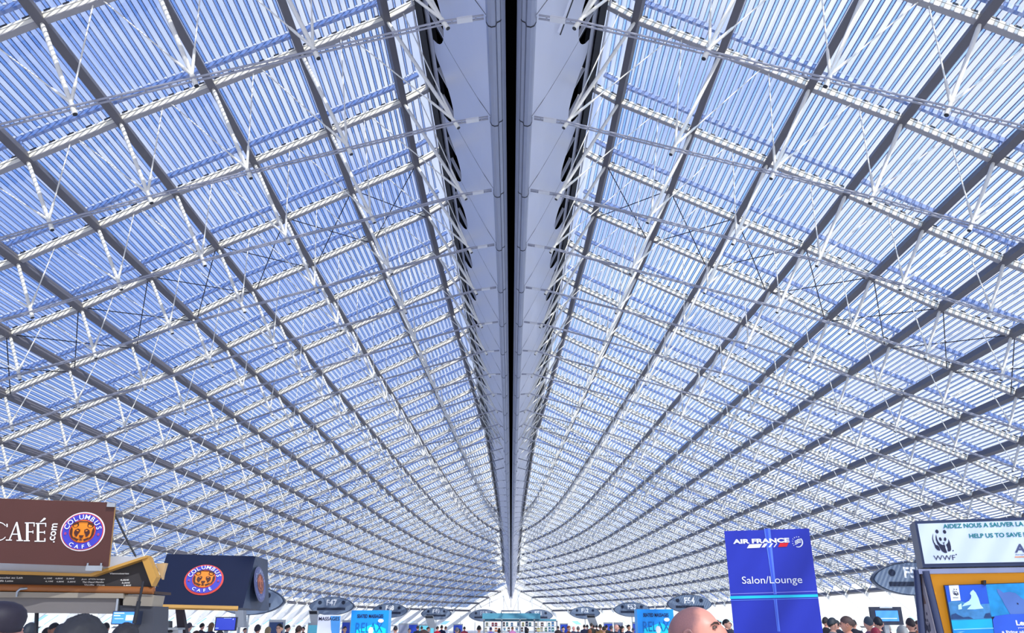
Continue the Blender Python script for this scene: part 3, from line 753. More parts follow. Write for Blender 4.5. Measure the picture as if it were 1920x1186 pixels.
letter_arc(g, 'SKYTEAM', cx_, cz_, r_ * .95, math.radians(215), math.radians(75), r_ * .30, -.006, bold=.03)
g.build('emblem', M_txtw, t)
# ---------------------------------------------------------------- panda stand
M_case = mat('slate_blue_case', rgb(52, 64, 96), .35, .3, var=.1, scale=3); M_white = M_txtw
M_lbox = mat('backlit_sign', rgb(214, 226, 248), .4, emit=.06, var=0)
M_teal = mat('teal_lettering', rgb(0, 128, 134), .5); M_ink = mat('ink_blue', rgb(28, 32, 66), .5)
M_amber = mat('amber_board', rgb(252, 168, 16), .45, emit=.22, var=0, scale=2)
M_tubed = mat('slate_tube', rgb(74, 82, 112), .25, .7)
Yw = 7.0
TLp = px(1715, 976, Yw); TRp = level(1715, 976, Yw, 1920, 969); ex = (TRp - TLp).normalized(); TRp = TLp + ex * (TRp - TLp).length * 1.5
BRp = Vector((TRp.x, TRp.y, px(1726, 1063.5, Yw).z))
fr = Frame(TLp, TRp, BRp)
t = ft('panda_stand', 'donation stand with backlit panda sign box over an amber board', 'stand', fr)
g = MB(); g.box((fr.w / 2, .16, -fr.h / 2), (fr.w, .32, fr.h)); g.build('sign_case', M_case, t)
W2 = lambda u, v: fr.uv(1690 + u / 8.348, 960 + v / 8.348)
a = W2(255, 180); b = W2(358, 805); z1 = a[1]; z0 = b[1]; x0 = a[0]
lb = MB(); lb.box(((x0 + fr.w - .06) / 2, -.004, (z0 + z1) / 2), (fr.w - .06 - x0, .012, z1 - z0)); lbo = lb.build('light_panel', M_lbox, t)
g = MB()
def lt(s_, u0, v0, u1, v1, mb, mi=0, bold=0.): a = W2(u0, v1); b = W2(u1, v0); letter(mb, s_, a[0], b[0], a[1], b[1], -.014, mi, bold)
a = W2(660, 255); a1 = W2(1880, 232); top = W2(660, 185); ww = a1[0] - a[0]
letter(g, 'AIDEZ NOUS A SAUVER LA VIE', a[0], a[0] + ww * 26 / 22.2, a[1], top[1], -.014, 0, .03)
g.build('slogan', M_teal, t); g = MB()
a = W2(1070, 405); a1 = W2(1860, 390); top = W2(1070, 335)
letter(g, 'HELP US TO SAVE LIFE', a[0], a[0] + (a1[0] - a[0]) * 20 / 15.4, a[1], top[1], -.014, 0, .03)
g.build('slogan', M_teal, t)
def panda(mb, O, sx, sz, y, mi=0, mw=1):
    """a panda seen from the front: black patches only"""
    Q = lambda pts: [(O[0] + a * sx, O[1] - b * sz) for a, b in pts]
    mb.flat(Q(ell(125, 28, 32, 30, 18)), y, mi); mb.flat(Q(ell(274, 36, 32, 30, 18, rot=.3)), y, mi)
    mb.flat(Q(ell(163, 146, 25, 30, 16, rot=-.35)), y, mi); mb.flat(Q(ell(256, 150, 23, 31, 16, rot=.45)), y, mi)
    mb.flat(Q([(190, 196), (212, 200), (232, 194), (236, 202), (220, 216), (214, 226), (230, 232), (212, 236), (196, 228), (208, 224), (206, 214)]), y, mi)
    A = [(96, 70), (78, 110), (72, 160), (84, 210), (108, 250), (112, 262), (124, 294), (150, 330), (190, 356), (226, 358), (246, 354), (238, 320), (228, 280), (232, 250), (222, 236), (180, 236), (140, 216), (112, 180), (100, 140), (98, 100)]
    mb.flat(Q(A[::-1]), y, mi)
    B = [(250, 236), (290, 210), (312, 180), (320, 142), (338, 200), (342, 260), (334, 310), (310, 334), (280, 336), (262, 330), (268, 290), (262, 256)]
    mb.flat(Q(B[::-1]), y, mi)
    Cc = [(46, 52), (20, 90), (4, 140), (8, 190), (22, 230), (32, 280), (58, 310), (100, 322), (118, 318), (112, 290), (106, 262), (84, 240), (54, 232), (30, 190), (22, 140), (30, 96)]
    mb.flat(Q(Cc[::-1]), y, mi)
g = MB(); O = W2(456, 275); k = W2(456 + 342, 275 + 358); panda(g, O, (k[0] - O[0]) / 342., (O[1] - k[1]) / 358., -.013)
lt('WWF', 516, 668, 838, 752, g, 0, 0.0)
for (u, v) in ((812, 600), (860, 660)): g.flat([W2(u - 9, v - 9), W2(u + 9, v - 9), W2(u + 9, v + 9), W2(u - 9, v + 9)], -.013)
g.build('panda_emblem', M_ink, t)
g = MB(); a = W2(1780, 632); b = W2(1920, 492); letter(g, 'ADP', a[0], a[0] + (b[0] - a[0]) * 2.6, a[1], b[1], -.013, 0, .03, .15)
a = W2(1790, 680); b = W2(1925, 645); letter(g, 'Aéroports de Paris', a[0], a[0] + (b[0] - a[0]) * 2.5, a[1], b[1], -.013)
g.build('partner_lettering', mat('slate_lettering', rgb(74, 84, 124), .5), t)
g = MB(); a = W2(1780, 708); b = W2(1925, 688); g.flat([(a[0], a[1]), (a[0] + .28, a[1]), (a[0] + .28, b[1]), (a[0], b[1])], -.013); g.build('orange_rule', mat('orange_rule', rgb(236, 150, 96), .5), t)
kpl = lambda name, pts, y0, y1, m: (lambda g: (g.prism([fr.uv(*p) for p in pts], y0, y1), g.build(name, m, t, True))[1])(MB())
R2 = TRp
kpl('spacer', [(1754, 1061), (1767, 1061), (1767, 1067), (1754, 1067)], .02, .2, M_dark)
x0 = fr.uv(1722, 1066)[0]; zc = fr.uv(1730, 1068)[1]; x1 = fr.w
g = MB(); g.box(((x0 + x1) / 2, .14, zc - .012), (x1 - x0, .30, .04)); g.build('cross_beam', mat('pale_steel_beam', rgb(150, 156, 186), .35, .5), t)
zf = -fr.o.z
def post(name, u0, v0, u1, v1, r, y, m):
    a = fr.uv(u0, v0); b = fr.uv(u1, v1); k = (zf - a[1]) / (b[1] - a[1]); e = (a[0] + (b[0] - a[0]) * k, zf)
    g = MB(); g.tube([(a[0], y, a[1]), (e[0], y, e[1])], r, 16); g.build(name, m, t)
post('post', 1722, 1068, 1732, 1186, .032, .05, M_tubed); post('slanted_post', 1736, 1070, 1764, 1186, .030, .0, M_tubed)
post('far_post', 1990, 1068, 2000, 1186, .032, .05, M_tubed)
kpl('side_panel', [(1729, 1068), (1736, 1071), (1762, 1186), (1766, 1240), (1736, 1240)], .06, .09, mat('grey_violet_panel', rgb(170, 164, 178), .5, var=.2, scale=6))
g = MB(); O = fr.uv(1731, 1146); k = fr.uv(1749, 1186); panda(g, O, (k[0] - O[0]) / 342., (O[1] - k[1]) / 358., .052); g.build('side_panda_emblem', M_ink, t)
kpl('side_photo', [(1730, 1120), (1733, 1111), (1739, 1131), (1731, 1132)], .05, .058, mat('brown_photo', rgb(120, 92, 86), .5))
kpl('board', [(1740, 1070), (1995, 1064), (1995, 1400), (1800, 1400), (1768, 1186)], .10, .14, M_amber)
# poster on the amber board
pf = [fr.uv(1771, 1096), fr.uv(1985, 1089), fr.uv(1985, 1260), fr.uv(1800, 1260)]
g = MB(); g.prism(pf, .02, .06); pst = g.build('poster', mat('poster_frame', rgb(20, 30, 62), .4), t, True)
W3 = lambda u, v: fr.uv(1690 + u / 8.348, 1056 + v / 8.348)
def pp_(name, polys, m, y): 
    g = MB()
    for P in polys: g.flat([W3(*p) for p in P], y)
    return g.build(name, m, pst)
def pmat(n, c, var=.0, sc=20): return mat(n, rgb(*c), .35, var=var, scale=sc, emit=0)
pp_('polar_photo', [[(690, 345), (1335, 325), (1425, 860), (790, 885)]], pmat('deep_sky_blue', (30, 92, 214), .15, 4), .014)
pp_('ice_field', [[(745, 610), (800, 580), (960, 590), (1100, 640), (1390, 625), (1425, 860), (790, 885)]], pmat('ice_blue', (66, 138, 196), .5, 22), .0125)
pp_('iceberg', [[(1040, 715), (1110, 640), (960, 670), (1000, 620), (1070, 580), (1100, 540), (1105, 500), (1085, 470), (1095, 440), (1135, 408), (1175, 450), (1220, 540), (1250, 640), (1300, 700), (1160, 715)], [(905, 720), (900, 650), (950, 620), (960, 710)]], pmat('pale_ice', (206, 246, 246), .08, 10), .011)
pp_('rock', [[(790, 870), (790, 800), (860, 775), (900, 800), (980, 840), (1060, 830), (1140, 860)], [(1300, 850), (1330, 780), (1400, 770), (1425, 850)]], pmat('dark_ice', (24, 66, 120), .3, 18), .0105)
pp_('water_strip', [[(792, 888), (1430, 862), (1450, 1000), (815, 1025)]], pmat('turquoise', (0, 186, 236), .08, 6), .014)
pp_('water_lower', [[(815, 1025), (1455, 1000), (1490, 1240), (850, 1260)]], pmat('azure', (0, 146, 230), .1, 6), .014)
pp_('white_streak', [[(830, 1025), (1455, 1003), (1458, 1016), (834, 1040)], [(870, 1072), (1010, 1060), (940, 1080)]], pmat('streak', (150, 232, 250)), .012)
pp_('emblem_tag', [[(752, 342), (905, 336), (940, 575), (790, 585)]], pmat('tag_white', (246, 248, 252)), .011)
g = MB(); O = W3(804, 392); k = W3(908, 500); panda(g, O, (k[0] - O[0]) / 342., (O[1] - k[1]) / 358., .009)
a = W3(820, 545); b = W3(902, 522); letter(g, 'WWF', a[0], b[0], a[1], b[1], .009); g.build('tag_emblem', M_ink, pst)
pp_('dolphin_photo', [[(1335, 325), (2440, 285), (2460, 800), (1425, 830)]], pmat('sea_turquoise', (20, 150, 216), .45, 14), .0142)
pp_('dolphin', [[(1505, 395), (1540, 400), (1610, 455), (1700, 440), (1800, 460), (1900, 540), (2050, 620), (2200, 900), (1800, 900), (1700, 760), (1640, 660), (1590, 560), (1520, 450)]], pmat('dolphin_grey_blue', (84, 122, 196), .15, 6), .012)
pp_('dolphin_eye', [[(1820, 610), (1845, 615), (1850, 640), (1825, 636)]], pmat('eye_dark', (30, 44, 90)), .0105)
pp_('text_field', [[(1440, 880), (1480, 820), (1700, 790), (2460, 780), (2500, 1260), (1490, 1260)]], pmat('poster_blue', (42, 96, 220), .1, 5), .0095)
g = MB(); a = W3(1815, 968); b = W3(1925, 885); letter(g, 'Leave', a[0], a[0] + (b[0] - a[0]) * 2.3, a[1], b[1], .0075, 0, .04)
a = W3(1840, 1022); b = W3(1925, 985); letter(g, 'your children', a[0], a[0] + (b[0] - a[0]) * 3.2, a[1], b[1], .0075)
a = W3(1590, 1100); b = W3(1925, 1045); letter(g, 'a living planet', a[0], a[0] + (b[0] - a[0]) * 1.45, a[1], b[1], .0075, 0, .03)
g.build('poster_lettering', M_txtw, pst)
kpl('clip', [(1845, 1087), (1850, 1087), (1850, 1096), (1845, 1096)], .0, .1, M_dark)
# ---------------------------------------------------------------- massage totems and poster
M_az = mat('azure_board', rgb(16, 150, 240), .4, emit=.12, var=.12, scale=2); M_az2 = mat('azure_side', rgb(70, 170, 236), .4, emit=.1); M_aq = mat('aqua_glow', rgb(10, 222, 246), .4, emit=.15, var=.1, scale=3)
def massage(label, tl, tr, Y, side):
    TR = px(*tr, Y); TL = px(*tl, Y); BR = Vector((TR.x, TR.y, .02)); fr = Frame(TL, TR, BR); w, h = fr.w, fr.h
    t = ft('massage_totem', label, 'totem', fr, 'azure massage totems')
    g = MB(); g.box((w / 2, .0, -h / 2), (w, .04, h)); g.box((w / 2, .16, -h / 2), (w, .28, h), 1); g.build('board', [M_az, M_az2], t)
    g = MB(); g.prism([(w * .16, -h + .1), (w * .94, -h + .1), (w * .94, -.30), (w * .62, -.22), (w * .16, -.32)], -.028, -.02); g.build('glow_panel', M_aq, t)
    g = MB(); letter(g, 'SEATED MASSAGES', w * .16, w * .86, -.125, -.065, -.032, 0, .03); g.build('heading', M_navytxt, t); g = MB()
    letter(g, 'RELAX', w * .14, w * .86, -.36, -.20, -.034, 1); letter(g, 'IN 10 MN', w * .12, w * .88, -.56, -.40, -.034, 1); g.build('lettering', [M_navytxt, mat('deep_cyan_lettering', rgb(0, 110, 190), .5)], t)
    g = MB(); g.prism(ell(w * .80, -.17, .05, .032, 16), -.038, -.03); g.prism(ell(w * .55, -.33, .045, .06, 16), -.038, -.03); g.prism([(w * .1, -.62), (w * .3, -.56), (w * .6, -.6), (w * .92, -.58), (w * .92, -.72), (w * .1, -.72)], -.038, -.03); g.build('white_shape', M_txtw, t)
    return t
massage('azure massage totem in front of the gate sign reading F48', (660, 1143.5), (730, 1143.5), 14.5, 1)
massage('azure massage totem at the left of the bald man', (1194, 1141.5), (1262, 1141.5), 14.5, -1)
fr = Frame(px(597, 1152, 15.5), px(639, 1152, 15.5), Vector((px(639, 1152, 15.5).x, 15.5, .03)))
t = ft('massage_poster', 'white massage poster panel standing below the gate sign reading F47', 'poster', fr); w, h = fr.w, fr.h
g = MB(); g.box((w / 2, .03, -h / 2), (w, .06, h)); g.build('panel', mat('poster_white', rgb(232, 232, 244), .5, emit=.1), t)
g = MB(); g.flat([(w * .55, -.02), (w, -.02), (w, -.50), (w * .75, -.42), (w * .62, -.25)], -.004); g.build('blue_area', mat('poster_sky', rgb(90, 170, 240), .5), t)
g = MB(); letter(g, 'MASSAGES', w * .04, w * .96, -.10, -.035, -.008, 0, .02); g.build('lettering', M_navytxt, t)
g = MB(); g.box((w * .22, -.006, -.46), (.08, .008, .14)); g.box((w * .55, -.006, -.5), (.06, .008, .12)); g.build('picture_block', mat('teal_block', rgb(120, 178, 190), .5), t)
# ---------------------------------------------------------------- screens and gate furniture
screen('departure_screen', 'blue departure screen below the navy cafe canopy', 405, 1156, 445, 1182, 24., M_scr, .05, True, ((.05, .2, .78, .82), (.82, .86, .12, .2), (.4, .75, .08, .1)), group='departure screens')
screen('departure_screen', 'large dark framed blue screen beside the panda stand', 1632, 1137, 1690, 1171, 19., M_scr2, .14, True, ((.3, .7, .02, .06), (.18, .8, .62, .66)), group='departure screens')
def gpanel(name, label, u0, v0, u1, Y, m, m2=None, cat='display stand', group='upright display stands at the gates'):
    TL = px(u0, v0, Y); TR = px(u1, v0, Y); fr = Frame(TL, TR, Vector((TR.x, TR.y, .03))); t = ft(name, label, cat, fr, group); w, h = fr.w, fr.h
    g = MB(); g.box((w / 2, .08, -h / 2), (w, .16, h)); g.build('frame', M_steel if m2 is None else m2, t)
    g = MB(); g.box((w / 2, -.01, -h * .5), (w * .86, .02, h * .9)); g.build('face', m, t)
M_gb = mat('gate_blue', rgb(34, 66, 176), .4, emit=.15); M_gaq = mat('gate_aqua', rgb(110, 206, 226), .4, emit=.15); M_gg = mat('gate_grey', rgb(150, 156, 180), .5); M_gn = mat('gate_slate', rgb(60, 84, 132), .4)
for a in (('slate blue gate display behind the man in dark suit', 505, 1161, 534, 30, M_gn), ('aqua gate display left of the white massage poster', 578, 1167, 598, 32, M_gaq), ('dark blue gate display between the massage poster and azure totem', 642, 1162, 658, 34, M_gb),
          ('grey gate display right of the azure totem', 748, 1168, 765, 46, M_gg), ('deep blue gate display below the gate sign reading F49', 766, 1168, 784, 50, M_gb), ('wide aqua gate display behind two dark figures', 785, 1170, 816, 52, M_gaq),
          ('blue gate display right of the teal shop', 1050, 1168, 1065, 58, M_gb), ('blue and white gate display below the gate sign reading F53', 1132, 1166, 1149, 48, M_gb), ('grey gate display behind the grey haired bald man', 1151, 1166, 1168, 50, M_gg), ('narrow blue display touching the azure totem', 1186, 1165, 1195, 40, M_gb),
          ('small violet blue display beside the teal shop', 850, 1169, 868, 56, M_gb)):
    gpanel('gate_display', a[0], a[1], a[2], a[3], a[4], a[5])
def slope_box(label, u, v, Y):
    c = px(u, v, Y); t = thing('gate_canopy', label, 'canopy', (c.x, c.y, 0), 0, 'slanted gate canopies'); s_ = Y / 1450 / .93
    x = 9 * s_; z = c.z
    g = MB(); g.prism([(-x, z + .35), (x * .5, z + .35), (x * 1.2, z - .35), (-x * .2, z - .35)], 0, .3); g.build('hood', M_steel, t, True)
    g = MB(); g.prism([(-x * .9, z + .33), (x * .5, z + .33), (x * .6, z + .20), (-x * .75, z + .20)], -.03, 0); g.build('dark_edge', M_dark, t, True)
    g = MB(); g.tube([(0, .15, 0), (0, .15, z - .35)], .05, 8); g.build('leg', M_steel, t)
slope_box('slanted silver gate canopy under the gate sign reading F52', 1110, 1164, 50); slope_box('slanted silver gate canopy under the gate sign reading F49', 806, 1165, 50); slope_box('slanted gate canopy beside the white massage poster', 588, 1160, 36); slope_box('slanted gate canopy above the blue departure screen', 448, 1153, 26)
# ---------------------------------------------------------------- the shop
Ys = 58.
fr = Frame(px(905, 1149, Ys), px(1045, 1149, Ys), px(1045, 1190, Ys)); zf = -fr.o.z
t = ft('shop', 'open shop with teal fascia and steel shelving at the end of the hall', 'shop', fr); S = lambda u, v: fr.uv(u, v)
M_tealf = mat('teal_fascia', rgb(96, 168, 190), .5, var=.08, scale=2)
def sp(name, u0, v0, u1, v1, y0, y1, m):
    a = S(u0, v0); b = S(u1, v1); g = MB(); g.box(((a[0] + b[0]) / 2, (y0 + y1) / 2, (a[1] + b[1]) / 2), (b[0] - a[0], y1 - y0, a[1] - b[1])); return g.build(name, m, t)
sp('fascia', 905, 1149, 1013, 1159.5, -.3, 1.6, M_tealf)
for u in (908, 941, 975, 1002, 1044):
    a = S(u, 1159); g = MB(); top = a[1] if u < 1010 else S(u, 1163)[1]; g.box((a[0], 0, (top + zf) / 2), (.10, .10, top - zf - .004)); g.build('post', M_steel, t)
sp('top_rail', 905, 1163.3, 1045, 1164.6, -.05, .05, M_steel)
g = MB(); a = S(940, 1144.5); b = S(976, 1144.5); zt = S(940, 1149)[1]
g.tube([(a[0], .5, zt), (a[0], .5, a[1]), (b[0], .5, b[1]), (b[0], .5, zt)], .05, 6); g.build('roof_frame', M_steel, t)
for k, v in enumerate((1173.5, 1183.5, 1194)): sp('shelf', 908, v, 1044, v + .9, .0, .5, M_steel)
sp('back_panel', 906, 1160, 1044, 1164, .6, .64, M_tealf)
cols = dict(red=(206, 44, 60), orange=(238, 132, 44), yellow=(226, 206, 90), violet=(120, 104, 196), pink=(214, 132, 190), teal=(70, 150, 160), white=(226, 236, 232), brown=(112, 64, 58), green=(112, 160, 110), navy=(40, 48, 92), cream=(222, 206, 170), blue=(80, 140, 200))
cm = {k: mat('carton_' + k, rgb(*v), .5) for k, v in cols.items()}
items = [('red', 924, 0), ('red', 930, 0), ('cream', 913, 0), ('brown', 945, 0), ('teal', 951, 0), ('blue', 960, 0), ('white', 972, 0), ('yellow', 981, 0), ('navy', 988, 0), ('teal', 994, 0), ('cream', 1005, 0), ('brown', 1017, 0), ('teal', 1030, 0), ('blue', 1037, 0),
         ('violet', 920, 1), ('orange', 930, 1), ('orange', 936, 1), ('cream', 911, 1), ('white', 946, 1), ('brown', 954, 1), ('pink', 961, 1), ('white', 969, 1), ('brown', 979, 1), ('navy', 986, 1), ('brown', 1004, 1), ('yellow', 1010, 1), ('cream', 1016, 1), ('green', 1024, 1), ('blue', 1031, 1), ('teal', 1037, 1)]
seen = {}
for k, (c_, u, row) in enumerate(items):
    b = S(u, (1173.4, 1183.4)[row]); p = fr.o + fr.ex * b[0] + fr.ez * b[1] + fr.ey * .25
    w_ = random.uniform(.15, .20); h_ = random.uniform(.22, .30)
    g = MB(); g.box((0, 0, h_ / 2 + .006), (w_, .2, h_)); g.prism(ell(0, h_ * .5, w_ * .3, h_ * .2, 12), -.106, -.1, 1)
    o = g.build('carton', [cm[c_], cm['white' if c_ != 'white' else 'blue']], None, True); o.location = p
    n_ = seen.get((c_, row), 0); seen[(c_, row)] = n_ + 1
    tot = sum(1 for i in items if i[0] == c_ and i[2] == row)
    lab = '%s carton on the %s shelf of the teal shop' % (c_, ('upper', 'lower')[row])
    if tot > 1: lab = '%s carton on the %s shop shelf, %s of that colour from left' % (c_, ('upper', 'lower')[row], ORD[n_])
    tag(o, lab, 'carton', 'cartons on the shop shelves')
# ================================================================ people
def skin_mesh(name, verts, edges, radii, root, sub=1):
    me = bpy.data.meshes.new(name); me.from_pydata(verts, edges, [])
    o = bpy.data.objects.new(name, me); COL.objects.link(o)
    o.modifiers.new('s', 'SKIN'); sk = me.skin_vertices[0].data
    for i, r in enumerate(radii): sk[i].radius = r if isinstance(r, tuple) else (r, r); sk[i].use_root = (i == root)
    o.modifiers['s'].use_smooth_shade = True
    m = o.modifiers.new('u', 'SUBSURF'); m.levels = sub
    bpy.context.view_layer.update()
    out = bpy.data.meshes.new_from_object(o.evaluated_get(bpy.context.evaluated_depsgraph_get()))
    bpy.data.objects.remove(o); bpy.data.meshes.remove(me)
    return [tuple(v.co) for v in out.vertices], [tuple(p.vertices) for p in out.polygons]
HC = Vector((0, -.012, 1.633))
def head_dir(th, ph): return Vector((math.sin(th) * math.cos(ph), -math.sin(th) * math.sin(ph) * -1., math.cos(th)))
def head_pt(d, zs=1.0):
    """d: unit direction from the head's centre, the face looks along -y"""
    x, y, z = d
    p = Vector((x * .076, y * (.094 if y < 0 else .104), z * .117 * (zs if z > 0 else 1)))
    if z < 0:
        k = -z; p.x *= 1 - .30 * k ** 1.6; p.y *= 1 - .10 * k
        if y > 0: p.y *= 1 - .42 * k
    if y > 0 and z > -.2: p.y += .010 * y
    f = max(0., -y)
    g = lambda a, b, sx, sz: math.exp(-((x - a) / sx) ** 2 - ((z - b) / sz) ** 2) * (1 if y < 0 else 0)
    p.y -= .026 * g(0, -.20, .13, .13) + .014 * g(0, .0, .09, .16)                    # nose
    p.y -= .008 * g(.36, .20, .28, .09) + .008 * g(-.36, .20, .28, .09)               # brow
    p.y += .013 * g(.40, .03, .17, .10) + .013 * g(-.40, .03, .17, .10)               # eye sockets
    p.y -= .008 * g(0, -.50, .22, .06) + .006 * g(0, -.62, .2, .05); p.y += .005 * g(0, -.565, .2, .022)   # lips
    p.y -= .012 * g(0, -.84, .26, .12)                                                # chin
    if z < -.55 and y < 0: p.z -= .008
    return HC + p
NH, NV = 40, 32
def head_grid(zs=1.0, scale=1.0, cond=None, noise=0., seed=0):
    rnd = random.Random(seed); vs = []; fs = []; ok = []
    for i in range(NV + 1):
        th = math.pi * i / NV
        for k in range(NH):
            ph = 2 * math.pi * k / NH; d = Vector((math.sin(th) * math.cos(ph), math.sin(th) * math.sin(ph), math.cos(th)))
            p = head_pt(d, zs)
            if scale != 1.0 or noise: p = HC + (p - HC) * scale + d * rnd.uniform(-noise, noise)
            vs.append(p); ok.append(cond(d) if cond else True)
    for i in range(NV):
        for k in range(NH):
            q = (i * NH + k, (i + 1) * NH + k, (i + 1) * NH + (k + 1) % NH, i * NH + (k + 1) % NH)
            if all(ok[a] for a in q): fs.append(q)
    return vs, fs
def up_tilt(v, a):
    c = Vector((0, .02, 1.56)); d = Vector(v) - c; return c + Vector((d.x, d.y * math.cos(a) - d.z * math.sin(a), d.y * math.sin(a) + d.z * math.cos(a)))
LOOKUP = math.radians(-11)
def body_parts(zs=1.0, tilt=0.):
    V = []; E = []; R = []
    def chain(pts, start=None):
        prev = start
        for p, r in pts:
            V.append(p); R.append(r); i = len(V) - 1
            if prev is not None: E.append((prev, i))
            prev = i
        return prev
    pel = chain([((0, 0, .95), (.145, .105))]); che = chain([((0, 0, 1.10), (.125, .09)), ((0, .005, 1.27), (.155, .105)), ((0, .012, 1.40), (.12, .085))], pel)
    nk = chain([((0, .015, 1.48), .056), ((0, .002, 1.555), .052)], che)
    for s in (-1, 1):
        kn = chain([((s * .09, 0, .86), .085), ((s * .10, -.01, .50), .055), ((s * .10, .015, .28), .046), ((s * .10, .02, .09), .036), ((s * .105, -.04, .04), .036), ((s * .11, -.14, .025), .026)], pel)
        sh = chain([((s * .165, .01, 1.405), .058), ((s * .205, .02, 1.30), .048), ((s * .235, .03, 1.12), .038), ((s * .25, -.02, .98), .033), ((s * .255, -.06, .87), .024)], che)
        pm = chain([((s * .257, -.075, .82), (.018, .034)), ((s * .257, -.085, .775), (.015, .036))], sh)
        for q, (dy, L) in enumerate(((-.030, .070), (-.010, .080), (.010, .075), (.030, .060))):
            chain([((s * .256, -.088 + dy, .755), .0095), ((s * .250, -.092 + dy, .755 - L * .5), .0088), ((s * .238, -.094 + dy, .755 - L), .0072)], pm)
        chain([((s * .247, -.115, .81), .012), ((s * .238, -.135, .78), .0095), ((s * .232, -.142, .755), .008)], sh)
    vs, fs = skin_mesh('b', V, E, R, 0)
    g = MB(); g.add(vs, fs, 0, True); hv, hf = head_grid(zs); g.add(hv, [f[::-1] for f in hf], 0, True)
    for s in (-1, 1):                                                    # ears
        ev = []; ef = []; n = 14
        for lay, (sc, dx) in enumerate(((.75, -.012), (1., .004), (1.0, .013), (.62, .010), (.45, .002))):
            for k in range(n):
                a = 2 * math.pi * k / n; yy = math.cos(a) * .019 * sc * (1. + .25 * math.sin(a)); zz = math.sin(a) * .031 * sc
                ev.append(HC + Vector((s * (.073 + dx + .004 * math.cos(a)), .016 + yy, -.010 + zz)))
        for lay in range(4):
            for k in range(n):
                k2 = (k + 1) % n; ef.append((lay * n + k, lay * n + k2, (lay + 1) * n + k2, (lay + 1) * n + k))
        ef.append(tuple(4 * n + k for k in range(n))); g.add(ev, ef, 0, True)
    nb = len(vs)
    if tilt: g.v = g.v[:nb] + [tuple(up_tilt(v, tilt)) for v in g.v[nb:]]
    return g
def coat_parts():
    V = []; E = []; R = []
    def chain(pts, start=None):
        prev = start
        for p, r in pts:
            V.append(p); R.append(r); i = len(V) - 1
            if prev is not None: E.append((prev, i))
            prev = i
        return prev
    hip = chain([((0, 0, .70), (.185, .14)), ((0, 0, .86), (.18, .135))]); top = chain([((0, 0, 1.05), (.16, .12)), ((0, .005, 1.25), (.175, .128)), ((0, .014, 1.385), (.15, .10)), ((0, .016, 1.475), (.082, .078)), ((0, .012, 1.525), (.070, .068))], hip)
    for s in (-1, 1):
        chain([((s * .165, .012, 1.40), .076), ((s * .215, .022, 1.29), .066), ((s * .243, .03, 1.12), .054), ((s * .256, -.02, .98), .047), ((s * .26, -.055, .885), .041)], 4)
    return skin_mesh('c', V, E, R, 0)
def legs_parts():
    V = []; E = []; R = []
    def add(p, r, a=None):
        V.append(p); R.append(r)
        if a is not None: E.append((a, len(V) - 1))
        return len(V) - 1
    h = add((0, 0, 1.06), (.150, .112)); h2 = add((0, 0, .90), (.155, .118), h)
    for s in (-1, 1):
        a = add((s * .092, 0, .78), .10, h2); a = add((s * .10, -.01, .50), .075, a); a = add((s * .10, .012, .28), .066, a); add((s * .102, .01, .075), .058, a)
    return skin_mesh('l', V, E, R, 0)
def mesh_of(g, name):
    me = bpy.data.meshes.new(name); me.from_pydata([tuple(v) for v in g.v], [], g.f)
    me.polygons.foreach_set('use_smooth', [True] * len(g.f)); me.update()
    bm = bmesh.new(); bm.from_mesh(me); bmesh.ops.recalc_face_normals(bm, faces=bm.faces); bm.to_mesh(me); bm.free()
    me.materials.append(None); return me
def mk(vs, fs, name): g = MB(); g.add(vs, fs, 0, True); return mesh_of(g, name)
ME_body = mesh_of(body_parts(), 'body'); ME_body_low = mesh_of(body_parts(.84, LOOKUP), 'body')
ME_coat = mk(*coat_parts(), 'jacket'); ME_legs = mk(*legs_parts(), 'trousers')
g = MB()
for s in (-1, 1): g.tube([(s * .105, .055, .035), (s * .105, 0, .042), (s * .108, -.10, .034), (s * .11, -.175, .026)], [.034, .044, .040, .022], 10)
ME_shoes = mesh_of(g, 'shoes')
g = MB()
for s in (-1, 1):
    c = HC + Vector((s * .031, -.078, .006)); n = 10
    g.add([c + Vector((.0125 * math.cos(2 * math.pi * k / n) * math.sin(math.pi * i / 6), -.0125 * math.cos(math.pi * i / 6), .0068 * math.sin(2 * math.pi * k / n) * math.sin(math.pi * i / 6))) for i in range(5) for k in range(n)], [(i * n + k, i * n + (k + 1) % n, (i + 1) * n + (k + 1) % n, (i + 1) * n + k) for i in range(4) for k in range(n)], 0, True)
ME_eyes = mesh_of(g, 'eyes')
g = MB()
for s in (-1, 1):
    c = HC + Vector((s * .032, -.0868, .006)); g.add([c + Vector((.0080 * math.cos(a * math.pi / 6), -.0036, .0058 * math.sin(a * math.pi / 6))) for a in range(12)] + [c + Vector((0, -.0050, 0))], [(a, (a + 1) % 12, 12) for a in range(12)], 0, True)
ME_iris = mesh_of(g, 'iris')
g = MB()
for s in (-1, 1): g.tube([HC + Vector((s * .014, -.098, .014)), HC + Vector((s * .028, -.097, .020)), HC + Vector((s * .042, -.089, .022)), HC + Vector((s * .054, -.075, .016))], [.0028, .0046, .0042, .0018], 6)
ME_brow = mesh_of(g, 'eyebrows')
def tilted(me, k=1.):
    m = me.copy()
    for v in m.vertices: v.co = up_tilt(v.co, LOOKUP)
    return m
ME_eyes_up, ME_iris_up, ME_brow_up = tilted(ME_eyes), tilted(ME_iris), tilted(ME_brow)
def hairmask(front, side, back):
    def f(d):
        a = math.atan2(-d.y, abs(d.x))     # +pi/2 face, 0 side, -pi/2 back
        t = front + (side - front) * min(1, max(0, (math.pi / 2 - a) / (math.pi / 2))) if a > 0 else side + (back - side) * min(1, -a / (math.pi / 2))
        return d.z > t
    return f
